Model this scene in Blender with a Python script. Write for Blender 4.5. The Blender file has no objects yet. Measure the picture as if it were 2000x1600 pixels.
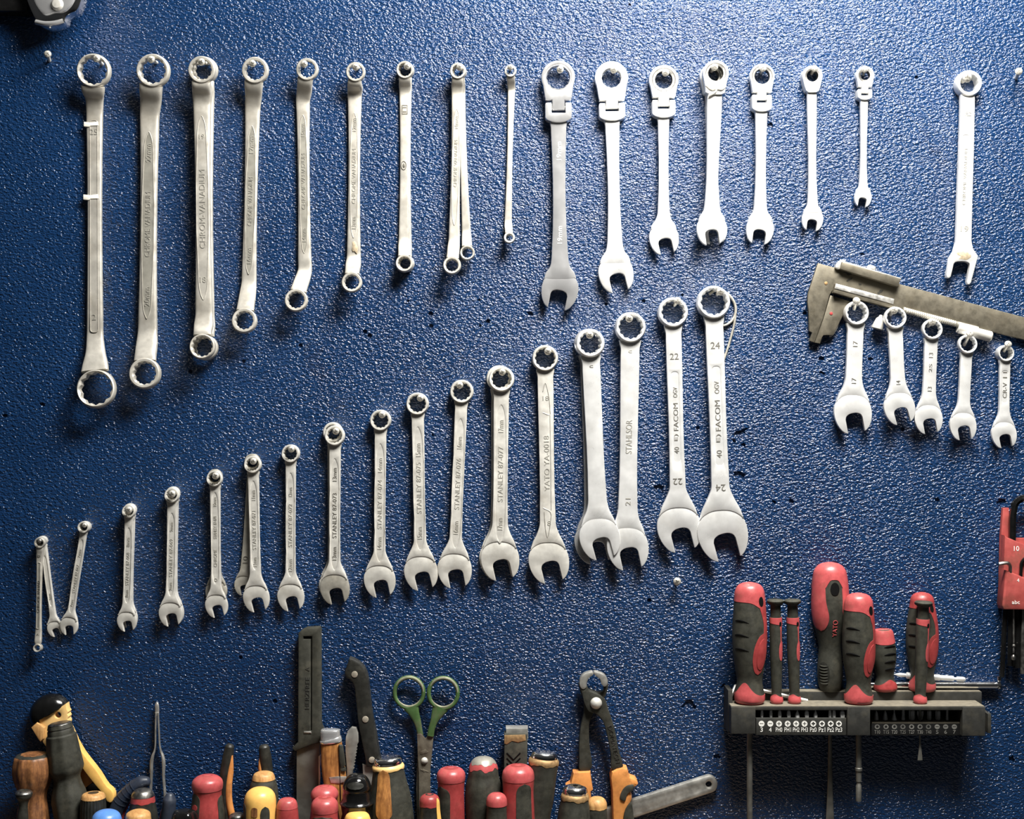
import bpy, bmesh, math, random
from mathutils import Vector, Matrix
from mathutils.geometry import delaunay_2d_cdt

# ---------------------------------------------------------------- scale
# 1 unit of the drawing = half a millimetre on the wall; the camera stands 1.3 m in front
S = 0.0005
D = 2600.0
ZC = 1.5
SC = bpy.context.scene
COL = SC.collection
rnd = random.Random(7)
PI = math.pi


def K(h):
    return S * (D - h) / D


def W(x, y, h):
    k = K(h)
    return Vector(((x - 1000) * k, -h * S, ZC + (800 - y) * k))


# ---------------------------------------------------------------- materials
MATS = {}


def new_mat(name):
    m = bpy.data.materials.new(name)
    m.use_nodes = True
    nt = m.node_tree
    b = nt.nodes['Principled BSDF']
    MATS[name] = m
    return m, nt, b


def nd(nt, kind, **kw):
    n = nt.nodes.new(kind)
    for a, v in kw.items():
        if a in n.inputs:
            n.inputs[a].default_value = v
        else:
            setattr(n, a, v)
    return n


def ramp(nt, stops):
    r = nt.nodes.new('ShaderNodeValToRGB')
    e = r.color_ramp.elements
    while len(e) > 1:
        e.remove(e[-1])
    e[0].position = stops[0][0]
    e[0].color = stops[0][1]
    for p, c in stops[1:]:
        el = e.new(p)
        el.color = c
    return r


def C3(r, g, b):
    return (r, g, b, 1.0)


def srgb(r, g, b):
    f = lambda c: (c / 255 / 12.92) if c / 255 <= 0.04045 else ((c / 255 + 0.055) / 1.055) ** 2.4
    return (f(r), f(g), f(b), 1.0)


def simple(name, col, rough=0.5, metal=0.0, var=0.25, scale=120.0, dirt=None, dirt_amt=0.5, bump=0.0, bscale=900.0,
           spec=0.5, rvar=0.12, col2=None):
    """Procedural surface: two-scale noise moves colour and gloss, optional dirt blotches."""
    m, nt, b = new_mat(name)
    tc = nd(nt, 'ShaderNodeTexCoord')
    n1 = nd(nt, 'ShaderNodeTexNoise', Scale=scale, Detail=6.0, Roughness=0.65)
    nt.links.new(tc.outputs['Object'], n1.inputs['Vector'])
    lo = tuple(c * (1 - var) for c in col[:3]) + (1,)
    hi = col2 if col2 else tuple(min(1, c * (1 + var)) for c in col[:3]) + (1,)
    r1 = ramp(nt, [(0.3, lo), (0.7, hi)])
    nt.links.new(n1.outputs['Fac'], r1.inputs['Fac'])
    out = r1.outputs['Color']
    if dirt:
        n2 = nd(nt, 'ShaderNodeTexNoise', Scale=scale * 0.35, Detail=8.0, Roughness=0.7)
        nt.links.new(tc.outputs['Object'], n2.inputs['Vector'])
        r2 = ramp(nt, [(0.5, C3(0, 0, 0)), (0.68, C3(dirt_amt, dirt_amt, dirt_amt))])
        nt.links.new(n2.outputs['Fac'], r2.inputs['Fac'])
        mx = nd(nt, 'ShaderNodeMix', data_type='RGBA')
        nt.links.new(r2.outputs['Color'], mx.inputs[0])
        nt.links.new(out, mx.inputs[6])
        mx.inputs[7].default_value = dirt
        out = mx.outputs[2]
    nt.links.new(out, b.inputs['Base Color'])
    b.inputs['Metallic'].default_value = metal
    rr = ramp(nt, [(0.3, C3(max(0, rough - rvar),) * 1 if False else (max(0.02, rough - rvar),) * 3 + (1,)),
                   (0.7, (min(1, rough + rvar),) * 3 + (1,))])
    nt.links.new(n1.outputs['Fac'], rr.inputs['Fac'])
    nt.links.new(rr.outputs['Color'], b.inputs['Roughness'])
    b.inputs['Specular IOR Level'].default_value = spec
    if bump > 0:
        n3 = nd(nt, 'ShaderNodeTexNoise', Scale=bscale, Detail=3.0)
        nt.links.new(tc.outputs['Object'], n3.inputs['Vector'])
        bp = nd(nt, 'ShaderNodeBump', Strength=bump, Distance=0.0006)
        nt.links.new(n3.outputs['Fac'], bp.inputs['Height'])
        nt.links.new(bp.outputs['Normal'], b.inputs['Normal'])
    return m


simple('satin_steel', C3(0.70, 0.68, 0.62), 0.47, 0.42, 0.10, 90, dirt=C3(0.36, 0.31, 0.23), dirt_amt=0.35, bump=0.06, bscale=1500)
simple('ring_wrench_steel', C3(0.56, 0.535, 0.475), 0.44, 0.5, 0.14, 70, dirt=C3(0.36, 0.31, 0.23), dirt_amt=0.35, bump=0.06, bscale=1500)
simple('panel_grey', C3(0.36, 0.345, 0.295), 0.5, 0.5, 0.10, 90, bump=0.06, bscale=1500)
simple('dull_steel', C3(0.50, 0.475, 0.41), 0.5, 0.6, 0.14, 90, dirt=C3(0.26, 0.22, 0.15), dirt_amt=0.4, bump=0.06, bscale=1500)
simple('polished_steel', C3(0.86, 0.86, 0.84), 0.34, 0.5, 0.06, 60, dirt=C3(0.5, 0.45, 0.36), dirt_amt=0.2, rvar=0.10)
simple('chrome', C3(0.80, 0.80, 0.80), 0.2, 0.75, 0.10, 50, rvar=0.06)
simple('mirror_chrome', C3(0.86, 0.86, 0.85), 0.13, 1.0, 0.04, 40, rvar=0.05)
simple('screw_steel', C3(0.74, 0.71, 0.63), 0.36, 0.6, 0.15, 400)
simple('stamp_dark', C3(0.20, 0.19, 0.165), 0.6, 0.8, 0.2, 300)
simple('stamp_soft', C3(0.44, 0.425, 0.375), 0.5, 0.6, 0.15, 300)
simple('bushing_steel', C3(0.30, 0.29, 0.27), 0.40, 1.0, 0.15, 200)
simple('recess_black', C3(0.004, 0.004, 0.004), 0.8, 0.0, 0.2, 200, spec=0.1)
simple('caliper_steel', C3(0.165, 0.148, 0.112), 0.55, 0.75, 0.14, 120, dirt=C3(0.13, 0.11, 0.075), dirt_amt=0.5, bump=0.1, bscale=1600)
simple('oil_stain', C3(0.02, 0.019, 0.014), 0.6, 0.0, 0.3, 500)
simple('bright_edge', C3(0.85, 0.83, 0.78), 0.45, 0.9, 0.06, 200)
simple('black_rubber', C3(0.034, 0.034, 0.026), 0.62, 0.0, 0.35, 160, dirt=C3(0.085, 0.078, 0.055), dirt_amt=0.55, bump=0.25, bscale=2200, spec=0.35)
simple('black_plastic', C3(0.020, 0.020, 0.017), 0.42, 0.0, 0.3, 160, dirt=C3(0.07, 0.066, 0.05), dirt_amt=0.35, bump=0.1, bscale=1800, spec=0.4)
simple('gloss_black', C3(0.006, 0.006, 0.006), 0.16, 0.0, 0.3, 120, spec=0.55)
simple('rack_plastic', C3(0.032, 0.032, 0.029), 0.5, 0.0, 0.2, 120, dirt=C3(0.08, 0.072, 0.052), dirt_amt=0.45, bump=0.12, bscale=1800, spec=0.35)
simple('rack_black', C3(0.010, 0.010, 0.010), 0.5, 0.0, 0.2, 120, spec=0.3)
simple('dusty_ledge', C3(0.17, 0.15, 0.11), 0.7, 0.0, 0.25, 200, dirt=C3(0.12, 0.11, 0.09), dirt_amt=0.5)
simple('red_plastic', C3(0.33, 0.046, 0.045), 0.42, 0.0, 0.22, 140, dirt=C3(0.10, 0.045, 0.03), dirt_amt=0.5, bump=0.12, bscale=2200)
simple('bright_red', C3(0.45, 0.078, 0.080), 0.38, 0.0, 0.2, 140, dirt=C3(0.20, 0.10, 0.07), dirt_amt=0.5, bump=0.1, bscale=2200)
simple('red_holder', C3(0.36, 0.066, 0.058), 0.5, 0.0, 0.2, 90, dirt=C3(0.10, 0.05, 0.03), dirt_amt=0.75)
simple('yellow_plastic', C3(0.85, 0.50, 0.13), 0.4, 0.0, 0.10, 100, dirt=C3(0.55, 0.27, 0.08), dirt_amt=0.4)
simple('cream_plastic', C3(0.80, 0.52, 0.20), 0.5, 0.0, 0.10, 100, dirt=C3(0.50, 0.26, 0.09), dirt_amt=0.35)
simple('orange_plastic', C3(0.66, 0.27, 0.075), 0.45, 0.0, 0.15, 110, dirt=C3(0.22, 0.07, 0.03), dirt_amt=0.7)
simple('blue_plastic', C3(0.10, 0.25, 0.62), 0.4, 0.0, 0.12, 100)
simple('slate_vinyl', C3(0.028, 0.036, 0.055), 0.42, 0.0, 0.2, 120, dirt=C3(0.06, 0.06, 0.06), dirt_amt=0.4)
simple('green_paint', C3(0.052, 0.105, 0.032), 0.45, 0.0, 0.25, 130, dirt=C3(0.11, 0.10, 0.065), dirt_amt=0.85)
simple('worn_paint', C3(0.26, 0.26, 0.18), 0.5, 0.3, 0.25, 130, dirt=C3(0.10, 0.17, 0.06), dirt_amt=0.7)
simple('rusty_steel', C3(0.22, 0.195, 0.15), 0.55, 0.7, 0.2, 130, dirt=C3(0.06, 0.03, 0.018), dirt_amt=0.8, bump=0.15)
simple('dark_iron', C3(0.055, 0.055, 0.045), 0.48, 0.5, 0.3, 140, dirt=C3(0.10, 0.09, 0.065), dirt_amt=0.5, bump=0.2)
simple('blade_steel', C3(0.24, 0.235, 0.21), 0.5, 0.8, 0.15, 60, dirt=C3(0.10, 0.09, 0.07), dirt_amt=0.5)
simple('pale_steel', C3(0.50, 0.49, 0.45), 0.5, 0.85, 0.12, 90, dirt=C3(0.25, 0.23, 0.19), dirt_amt=0.4)
simple('rivet_steel', C3(0.62, 0.56, 0.45), 0.5, 0.7, 0.15, 300)
simple('white_paint', C3(0.80, 0.79, 0.74), 0.6, 0.0, 0.05, 300)
simple('tape_white', C3(0.82, 0.78, 0.68), 0.8, 0.0, 0.1, 300)
simple('rust_faint', C3(0.50, 0.41, 0.28), 0.55, 0.4, 0.25, 400)
simple('rust_patch', C3(0.38, 0.24, 0.11), 0.6, 0.5, 0.3, 400)
simple('grey_concrete', C3(0.20, 0.19, 0.18), 0.8, 0.0, 0.2, 8, bump=0.1, bscale=60)
simple('shelf_wood', C3(0.16, 0.10, 0.055), 0.65, 0.0, 0.25, 30)


def wood(name, light, dark, scale=40.0, stretch=0.12, rough=0.5):
    m, nt, b = new_mat(name)
    tc = nd(nt, 'ShaderNodeTexCoord')
    mp = nd(nt, 'ShaderNodeMapping')
    mp.inputs['Scale'].default_value = (1, 1, stretch)
    nt.links.new(tc.outputs['Object'], mp.inputs['Vector'])
    n1 = nd(nt, 'ShaderNodeTexNoise', Scale=scale * 6, Detail=6.0, Roughness=0.7)
    n2 = nd(nt, 'ShaderNodeTexNoise', Scale=scale * 2.2, Detail=6.0, Roughness=0.7)
    nt.links.new(mp.outputs['Vector'], n1.inputs['Vector'])
    nt.links.new(tc.outputs['Object'], n2.inputs['Vector'])
    r1 = ramp(nt, [(0.30, dark), (0.62, light)])
    nt.links.new(n1.outputs['Fac'], r1.inputs['Fac'])
    r2 = ramp(nt, [(0.42, C3(0, 0, 0)), (0.66, C3(0.75, 0.75, 0.75))])
    nt.links.new(n2.outputs['Fac'], r2.inputs['Fac'])
    mx = nd(nt, 'ShaderNodeMix', data_type='RGBA')
    nt.links.new(r2.outputs['Color'], mx.inputs[0])
    nt.links.new(r1.outputs['Color'], mx.inputs[6])
    mx.inputs[7].default_value = dark
    nt.links.new(mx.outputs[2], b.inputs['Base Color'])
    b.inputs['Roughness'].default_value = rough
    return m


wood('brown_wood', C3(0.36, 0.155, 0.055), C3(0.055, 0.020, 0.010))
wood('orange_wood', C3(0.60, 0.27, 0.075), C3(0.17, 0.062, 0.018))
wood('tan_wood', C3(0.72, 0.42, 0.16), C3(0.36, 0.17, 0.055))


def wall_material():
    m, nt, b = new_mat('blue_wall_paint')
    tc = nd(nt, 'ShaderNodeTexCoord')
    # colour: blue paint with faint brown-grey rubbed patches
    n1 = nd(nt, 'ShaderNodeTexNoise', Scale=9.0, Detail=8.0, Roughness=0.7)
    nt.links.new(tc.outputs['Object'], n1.inputs['Vector'])
    r1 = ramp(nt, [(0.35, C3(0.0044, 0.0230, 0.074)), (0.65, C3(0.0075, 0.032, 0.098))])
    nt.links.new(n1.outputs['Fac'], r1.inputs['Fac'])
    n2 = nd(nt, 'ShaderNodeTexNoise', Scale=14.0, Detail=10.0, Roughness=0.72)
    nt.links.new(tc.outputs['Object'], n2.inputs['Vector'])
    r2 = ramp(nt, [(0.60, C3(0, 0, 0)), (0.74, C3(0.65, 0.65, 0.65))])
    nt.links.new(n2.outputs['Fac'], r2.inputs['Fac'])
    mx = nd(nt, 'ShaderNodeMix', data_type='RGBA')
    nt.links.new(r2.outputs['Color'], mx.inputs[0])
    nt.links.new(r1.outputs['Color'], mx.inputs[6])
    mx.inputs[7].default_value = C3(0.022, 0.019, 0.017)
    nt.links.new(mx.outputs[2], b.inputs['Base Color'])
    # relief: stippled roller paint, fine flakes and a few scratches
    mp = nd(nt, 'ShaderNodeMapping')
    mp.inputs['Rotation'].default_value = (0, math.radians(28), 0)
    mp.inputs['Scale'].default_value = (0.62, 1, 1)
    nt.links.new(tc.outputs['Object'], mp.inputs['Vector'])
    wob = nd(nt, 'ShaderNodeTexNoise', Scale=430.0, Detail=1.6, Roughness=0.62)
    nt.links.new(mp.outputs['Vector'], wob.inputs['Vector'])
    fine = nd(nt, 'ShaderNodeTexNoise', Scale=800.0, Detail=2.0, Roughness=0.5)
    nt.links.new(mp.outputs['Vector'], fine.inputs['Vector'])
    mixh = nd(nt, 'ShaderNodeMath', operation='MULTIPLY_ADD')
    nt.links.new(fine.outputs['Fac'], mixh.inputs[0])
    mixh.inputs[1].default_value = 0.30
    nt.links.new(wob.outputs['Fac'], mixh.inputs[2])
    bp = nd(nt, 'ShaderNodeBump', Strength=1.0, Distance=0.0025)
    nt.links.new(mixh.outputs[0], bp.inputs['Height'])
    nt.links.new(bp.outputs['Normal'], b.inputs['Normal'])
    b.inputs['Roughness'].default_value = 0.13
    b.inputs['Specular IOR Level'].default_value = 0.55
    return m


wall_material()

# ---------------------------------------------------------------- drawing space -> mesh


class Bm:
    """Collects shapes in drawing space (x right, y down, h out of the wall)."""

    def __init__(self):
        self.v = []
        self.f = []

    def add(self, verts, faces):
        o = len(self.v)
        self.v += [tuple(p) for p in verts]
        self.f += [tuple(i + o for i in f) for f in faces]
        return self


def area(pts):
    return 0.5 * sum(pts[i][0] * pts[(i + 1) % len(pts)][1] - pts[(i + 1) % len(pts)][0] * pts[i][1] for i in range(len(pts)))


def clean(pts):
    out = []
    for p in pts:
        if not out or (abs(p[0] - out[-1][0]) + abs(p[1] - out[-1][1])) > 0.02:
            out.append((p[0], p[1]))
    if len(out) > 2 and abs(out[0][0] - out[-1][0]) + abs(out[0][1] - out[-1][1]) < 0.02:
        out.pop()
    return out


def offset(pts, d):
    n = len(pts)
    out = []
    for i in range(n):
        a, b, c = pts[i - 1], pts[i], pts[(i + 1) % n]
        e1 = Vector((b[0] - a[0], b[1] - a[1])).normalized()
        e2 = Vector((c[0] - b[0], c[1] - b[1])).normalized()
        n1 = Vector((-e1.y, e1.x))
        n2 = Vector((-e2.y, e2.x))
        m = n1 + n2
        l = m.length
        if l < 0.15:
            m = n1
            k = d
        else:
            m = m / l
            k = min(d / max(0.2, m.dot(n1)), d * 4.5) if d > 0 else d
        out.append((b[0] + m.x * k, b[1] + m.y * k))
    return out


def plate(bm, outer, h0, h1, bevel=0.0, holes=(), back=True):
    """Flat piece cut to an outline, with holes and rounded upper edges."""
    loops = []
    o = clean(outer)
    if area(o) < 0:
        o = o[::-1]
    loops.append(o)
    for hl in holes:
        q = clean(hl)
        if area(q) > 0:
            q = q[::-1]
        loops.append(q)
    steps = [(0.0, h0)]
    if bevel > 0:
        steps += [(0.0, h1 - bevel), (bevel * 0.3, h1 - bevel * 0.3), (bevel, h1)]
    else:
        steps += [(0.0, h1)]
    verts = []
    faces = []
    top = []
    bot = []
    tops = []
    for lp in loops:
        n = len(lp)
        prev = None
        for si, (ins, hh) in enumerate(steps):
            q = offset(lp, ins) if ins else lp
            st = len(verts)
            verts += [(p[0], p[1], hh) for p in q]
            if prev is not None:
                for i in range(n):
                    j = (i + 1) % n
                    faces.append((prev + i, prev + j, st + j, st + i))
            if si == 0:
                bot += list(range(st, st + n))
            prev = st
        top += list(range(prev, prev + n))
        tops.append([Vector((verts[prev + i][0], verts[prev + i][1], 0)) for i in range(n)])
    v2 = []
    ed = []
    for lp in tops:
        st = len(v2)
        v2 += [Vector((p.x, p.y)) for p in lp]
        ed += [(st + i, st + (i + 1) % len(lp)) for i in range(len(lp))]
    ov, oe, of, og, _, _ = delaunay_2d_cdt(v2, ed, [], 1, 1e-4)
    mt = []
    mb = []
    for i, p in enumerate(ov):
        if og[i]:
            mt.append(top[og[i][0]])
            mb.append(bot[og[i][0]])
        else:
            mt.append(len(verts))
            verts.append((p.x, p.y, h1))
            mb.append(len(verts))
            verts.append((p.x, p.y, h0))
    for f in of:
        cx = sum(ov[i].x for i in f) / len(f)
        cy = sum(ov[i].y for i in f) / len(f)
        ins = False
        for (a, c) in ed:
            p, q = v2[a], v2[c]
            if (p.y > cy) != (q.y > cy) and cx < p.x + (cy - p.y) / (q.y - p.y) * (q.x - p.x):
                ins = not ins
        if not ins:
            continue
        faces.append(tuple(mt[i] for i in f))
        if back:
            faces.append(tuple(mb[i] for i in reversed(f)))
    bm.add(verts, faces)
    return bm


def circle(cx, cy, r, n=40, ry=None):
    ry = r if ry is None else ry
    return [(cx + r * math.cos(2 * PI * i / n), cy + ry * math.sin(2 * PI * i / n)) for i in range(n)]


def spline(pts, sub=6, closed=False):
    """Smooth curve through points, tangents weighted by spacing so that it never loops."""
    n = len(pts)
    V = [Vector(p) for p in pts]
    ds = [max(1e-6, (V[(i + 1) % n] - V[i]).length) for i in range(n)]
    tan = []
    for i in range(n):
        if not closed and i == 0:
            tan.append((V[1] - V[0]) / ds[0])
        elif not closed and i == n - 1:
            tan.append((V[-1] - V[-2]) / ds[n - 2])
        else:
            a, b = ds[i - 1], ds[i]
            tan.append(((V[(i + 1) % n] - V[i]) / b * a + (V[i] - V[i - 1]) / a * b) / (a + b))
    out = []
    for i in range(n if closed else n - 1):
        j = (i + 1) % n
        L = ds[i]
        for k in range(sub):
            t = k / sub
            out.append(tuple(V[i] * (2 * t ** 3 - 3 * t * t + 1) + tan[i] * L * (t ** 3 - 2 * t * t + t) + V[j] * (-2 * t ** 3 + 3 * t * t) + tan[j] * L * (t ** 3 - t * t)))
    if not closed:
        out.append(tuple(pts[-1]))
    return out


def frame(a):
    a = Vector(a).normalized()
    hv = Vector((0, 0, 1))
    e1 = hv - a * hv.dot(a)
    if e1.length < 0.05:
        e1 = Vector((0, -1, 0)) - a * (-a.y)
    e1.normalize()
    e2 = e1.cross(a)
    return a, e1, e2


class Lathe:
    """Turned piece: profile (t, r) along an axis; angle 0 faces the room, positive to the right."""

    def __init__(self, base, axis, prof, squash=1.0, flutes=0, fdepth=0.0):
        self.base = Vector(base)
        self.a, self.e1, self.e2 = frame(axis)
        self.prof = prof
        self.sq = squash
        self.fl = flutes
        self.fd = fdepth

    def r(self, t):
        p = self.prof
        if t <= p[0][0]:
            return p[0][1]
        for i in range(len(p) - 1):
            if p[i][0] <= t <= p[i + 1][0]:
                d = p[i + 1][0] - p[i][0]
                return p[i][1] if d < 1e-6 else p[i][1] + (p[i + 1][1] - p[i][1]) * (t - p[i][0]) / d
        return p[-1][1]

    def pt(self, th, t, r=None, off=0.0):
        if r is None and off:
            sl = (self.r(t + 0.4) - self.r(t - 0.4)) / 0.8
            if t > self.prof[-1][0] - 0.6:
                sl = -30.0
            q = math.sqrt(1 + sl * sl)
            r = self.r(t) + off / q
            t = t - off * sl / q
        else:
            r = (self.r(t) if r is None else r) + off
        r = max(r, 0.01)
        if self.fl:
            r *= 1 - self.fd * (0.5 + 0.5 * math.cos(self.fl * th))
        return self.base + self.a * t + self.e1 * (math.cos(th) * r * self.sq) + self.e2 * (math.sin(th) * r)

    def solid(self, bm, t0=None, t1=None, off=0.0, n=40):
        p = [q for q in self.prof if (t0 is None or q[0] > t0) and (t1 is None or q[0] < t1)]
        if t0 is not None:
            p = [(t0, self.r(t0))] + p
        if t1 is not None:
            p = p + [(t1, self.r(t1))]
        verts = []
        faces = []
        for (t, r) in p:
            rr = max(r + (off if r > 0.01 else 0), 0.01)
            for i in range(n):
                verts.append(self.pt(2 * PI * i / n, t, rr))
        for k in range(len(p) - 1):
            for i in range(n):
                j = (i + 1) % n
                faces.append((k * n + i, k * n + j, (k + 1) * n + j, (k + 1) * n + i))
        faces.append(tuple(range(n)))
        faces.append(tuple((len(p) - 1) * n + i for i in range(n)))
        bm.add(verts, faces)
        return bm

    def patch(self, bm, fn, nu=20, nv=20, off=0.6, drop=1.4):
        """Inlay lying on the turned surface; fn(u, v) -> (angle, t), u and v in 0..1."""
        verts = []
        faces = []
        for iv in range(nv + 1):
            for iu in range(nu + 1):
                th, t = fn(iu / nu, iv / nv)
                verts.append(self.pt(th, t, None, off))
        idx = lambda iu, iv: iv * (nu + 1) + iu
        for iv in range(nv):
            for iu in range(nu):
                faces.append((idx(iu, iv), idx(iu + 1, iv), idx(iu + 1, iv + 1), idx(iu, iv + 1)))
        ring = [(iu, 0) for iu in range(nu)] + [(nu, iv) for iv in range(nv)] + [(iu, nv) for iu in range(nu, 0, -1)] + [(0, iv) for iv in range(nv, 0, -1)]
        st = len(verts)
        for (iu, iv) in ring:
            th, t = fn(iu / nu, iv / nv)
            verts.append(self.pt(th, t, None, off - drop))
        m = len(ring)
        for i in range(m):
            j = (i + 1) % m
            faces.append((idx(*ring[i]), idx(*ring[j]), st + j, st + i))
        bm.add(verts, faces)
        return bm

    def blob(self, bm, thc, tc, dth, dt, off=0.6, pw=1.0, n=24, skew=0.0, drop=1.4):
        """Rounded inlay: ellipse of half-width dth (radians) and half-height dt, teardrop with pw."""
        def fn(u, v):
            w = 2 * v - 1
            half = dth * math.sqrt(max(0.0, 1 - w * w)) * (1 - pw * 0.5 * (w + 1) if pw < 1 else 1.0) + 0.004
            return (thc + skew * w + (2 * u - 1) * half, tc + w * dt)
        return self.patch(bm, fn, 10, n, off, drop)


def tube(bm, pts, r, n=10, caps=True, sub=0):
    P = [Vector(p) for p in (spline(pts, sub) if sub else pts)]
    rs = r if isinstance(r, (list, tuple)) else None
    verts = []
    faces = []
    m = len(P)
    up = None
    for i, p in enumerate(P):
        t = (P[min(m - 1, i + 1)] - P[max(0, i - 1)]).normalized()
        if up is None:
            up = Vector((0, 0, 1)) if abs(t.z) < 0.9 else Vector((0, 1, 0))
        e1 = (up - t * up.dot(t)).normalized()
        up = e1
        e2 = t.cross(e1)
        if rs:
            q = i / (m - 1) * (len(rs) - 1)
            a = int(min(q, len(rs) - 2))
            rr = rs[a] + (rs[a + 1] - rs[a]) * (q - a)
        else:
            rr = r
        for k in range(n):
            th = 2 * PI * k / n
            verts.append(p + e1 * (math.cos(th) * rr) + e2 * (math.sin(th) * rr))
    for i in range(m - 1):
        for k in range(n):
            j = (k + 1) % n
            faces.append((i * n + k, i * n + j, (i + 1) * n + j, (i + 1) * n + k))
    if caps:
        faces.append(tuple(range(n)))
        faces.append(tuple((m - 1) * n + k for k in range(n)))
    bm.add(verts, faces)
    return bm


def loft(bm, secs, e=3.2, n=28, sub=5):
    """secs: (x, y, h, width, thickness); rounded-rectangle sections square to the path."""
    q = spline(secs, sub)
    verts = []
    faces = []
    m = len(q)
    for i in range(m):
        a = q[max(0, i - 1)]
        b = q[min(m - 1, i + 1)]
        t = Vector((b[0] - a[0], b[1] - a[1], b[2] - a[2])).normalized()
        side = t.cross(Vector((0, 0, 1))).normalized()
        nrm = side.cross(t)
        c = Vector(q[i][:3])
        for k in range(n):
            th = 2 * PI * k / n
            cx, sx = math.cos(th), math.sin(th)
            px = math.copysign(abs(cx) ** (2 / e), cx) * q[i][3] / 2
            pz = math.copysign(abs(sx) ** (2 / e), sx) * q[i][4] / 2
            verts.append(c + side * px + nrm * pz)
    for i in range(m - 1):
        for k in range(n):
            j = (k + 1) % n
            faces.append((i * n + k, i * n + j, (i + 1) * n + j, (i + 1) * n + k))
    faces.append(tuple(range(n)))
    faces.append(tuple((m - 1) * n + k for k in range(n)))
    bm.add(verts, faces)
    return bm


def ring(bm, c, r, hole, h0, h1, points=12, tilt=0.0, ax=(0, 1), star=0.11, n=96):
    """Box end: rounded ring with a twelve-point opening; tilt leans it about the cross axis."""
    th_ = h1 - h0
    hm = 0.5 * (h0 + h1)
    verts = []
    faces = []
    prof = ['ob', 'o1', 'o2', 'o3', 'f1', 'f2', 's1', 's2']
    d = Vector((ax[0], ax[1], 0)).normalized()
    s = Vector((d.y, -d.x, 0))
    for k in range(n):
        th = 2 * PI * k / n
        if points:
            ph = (th * points / (2 * PI)) % 1.0
            tri = abs(2 * ph - 1)
            ri = hole * (1 - star * (1 - tri))
        else:
            ri = hole
        rows = [(r * 0.93, h0), (r, h0 + 0.28 * th_), (r, h1 - 0.30 * th_), (r * 0.965, h1 - 0.08 * th_),
                (r * 0.91, h1), (hole * 1.035, h1 - 0.3), (ri, h1 - min(3.0, th_ * 0.25)), (ri, h0)]
        for (rr, hh) in rows:
            lx = rr * math.cos(th)
            ly = rr * math.sin(th)
            lz = hh - hm
            y2 = ly * math.cos(tilt) - lz * math.sin(tilt)
            z2 = ly * math.sin(tilt) + lz * math.cos(tilt)
            p = Vector((c[0], c[1], hm)) + s * lx + d * y2 + Vector((0, 0, z2))
            verts.append(p)
    R = 8
    for k in range(n):
        j = (k + 1) % n
        for q in range(R):
            w = (q + 1) % R
            faces.append((k * R + q, j * R + q, j * R + w, k * R + w))
    bm.add(verts, faces)
    return bm


def box(bm, x0, x1, y0, y1, h0, h1, bevel=0.0):
    return plate(bm, [(x0, y0), (x1, y0), (x1, y1), (x0, y1)], h0, h1, bevel)


_TXT = {}


def text(bm, body, c, xdir, length, height, h, rise=0.6):
    """Raised lettering centred on c, reading along xdir in the plane of the wall."""
    if body not in _TXT:
        cu = bpy.data.curves.new('lettering_curve', 'FONT')
        cu.body = body
        cu.align_x = 'CENTER'
        cu.align_y = 'CENTER'
        cu.resolution_u = 3
        ob = bpy.data.objects.new('lettering_curve', cu)
        COL.objects.link(ob)
        dg = bpy.context.evaluated_depsgraph_get()
        dg.update()
        me = bpy.data.meshes.new_from_object(ob.evaluated_get(dg))
        vs = [v.co.copy() for v in me.vertices]
        fs = [tuple(p.vertices) for p in me.polygons]
        bpy.data.objects.remove(ob)
        bpy.data.curves.remove(cu)
        bpy.data.meshes.remove(me)
        _TXT[body] = (vs, fs)
    vs, fs = _TXT[body]
    if not vs:
        return bm
    x0 = min(v.x for v in vs)
    x1 = max(v.x for v in vs)
    y0 = min(v.y for v in vs)
    y1 = max(v.y for v in vs)
    sx = length / max(1e-6, x1 - x0)
    sy = height / max(1e-6, y1 - y0)
    d = Vector((xdir[0], xdir[1])).normalized()
    u = Vector((d.y, -d.x))
    out = []
    for hh in (h + rise, h - 0.4):
        for v in vs:
            lx = (v.x - (x0 + x1) / 2) * sx
            ly = (v.y - (y0 + y1) / 2) * sy
            out.append((c[0] + d.x * lx + u.x * ly, c[1] + d.y * lx + u.y * ly, hh))
    n = len(vs)
    cnt = {}
    for f in fs:
        for i in range(len(f)):
            a, b = f[i], f[(i + 1) % len(f)]
            cnt[(a, b)] = cnt.get((a, b), 0) + 1
    faces = list(fs)
    for (a, b) in cnt:
        if (b, a) not in cnt:
            faces.append((a, b, b + n, a + n))
    bm.add(out, faces)
    return bm


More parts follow.
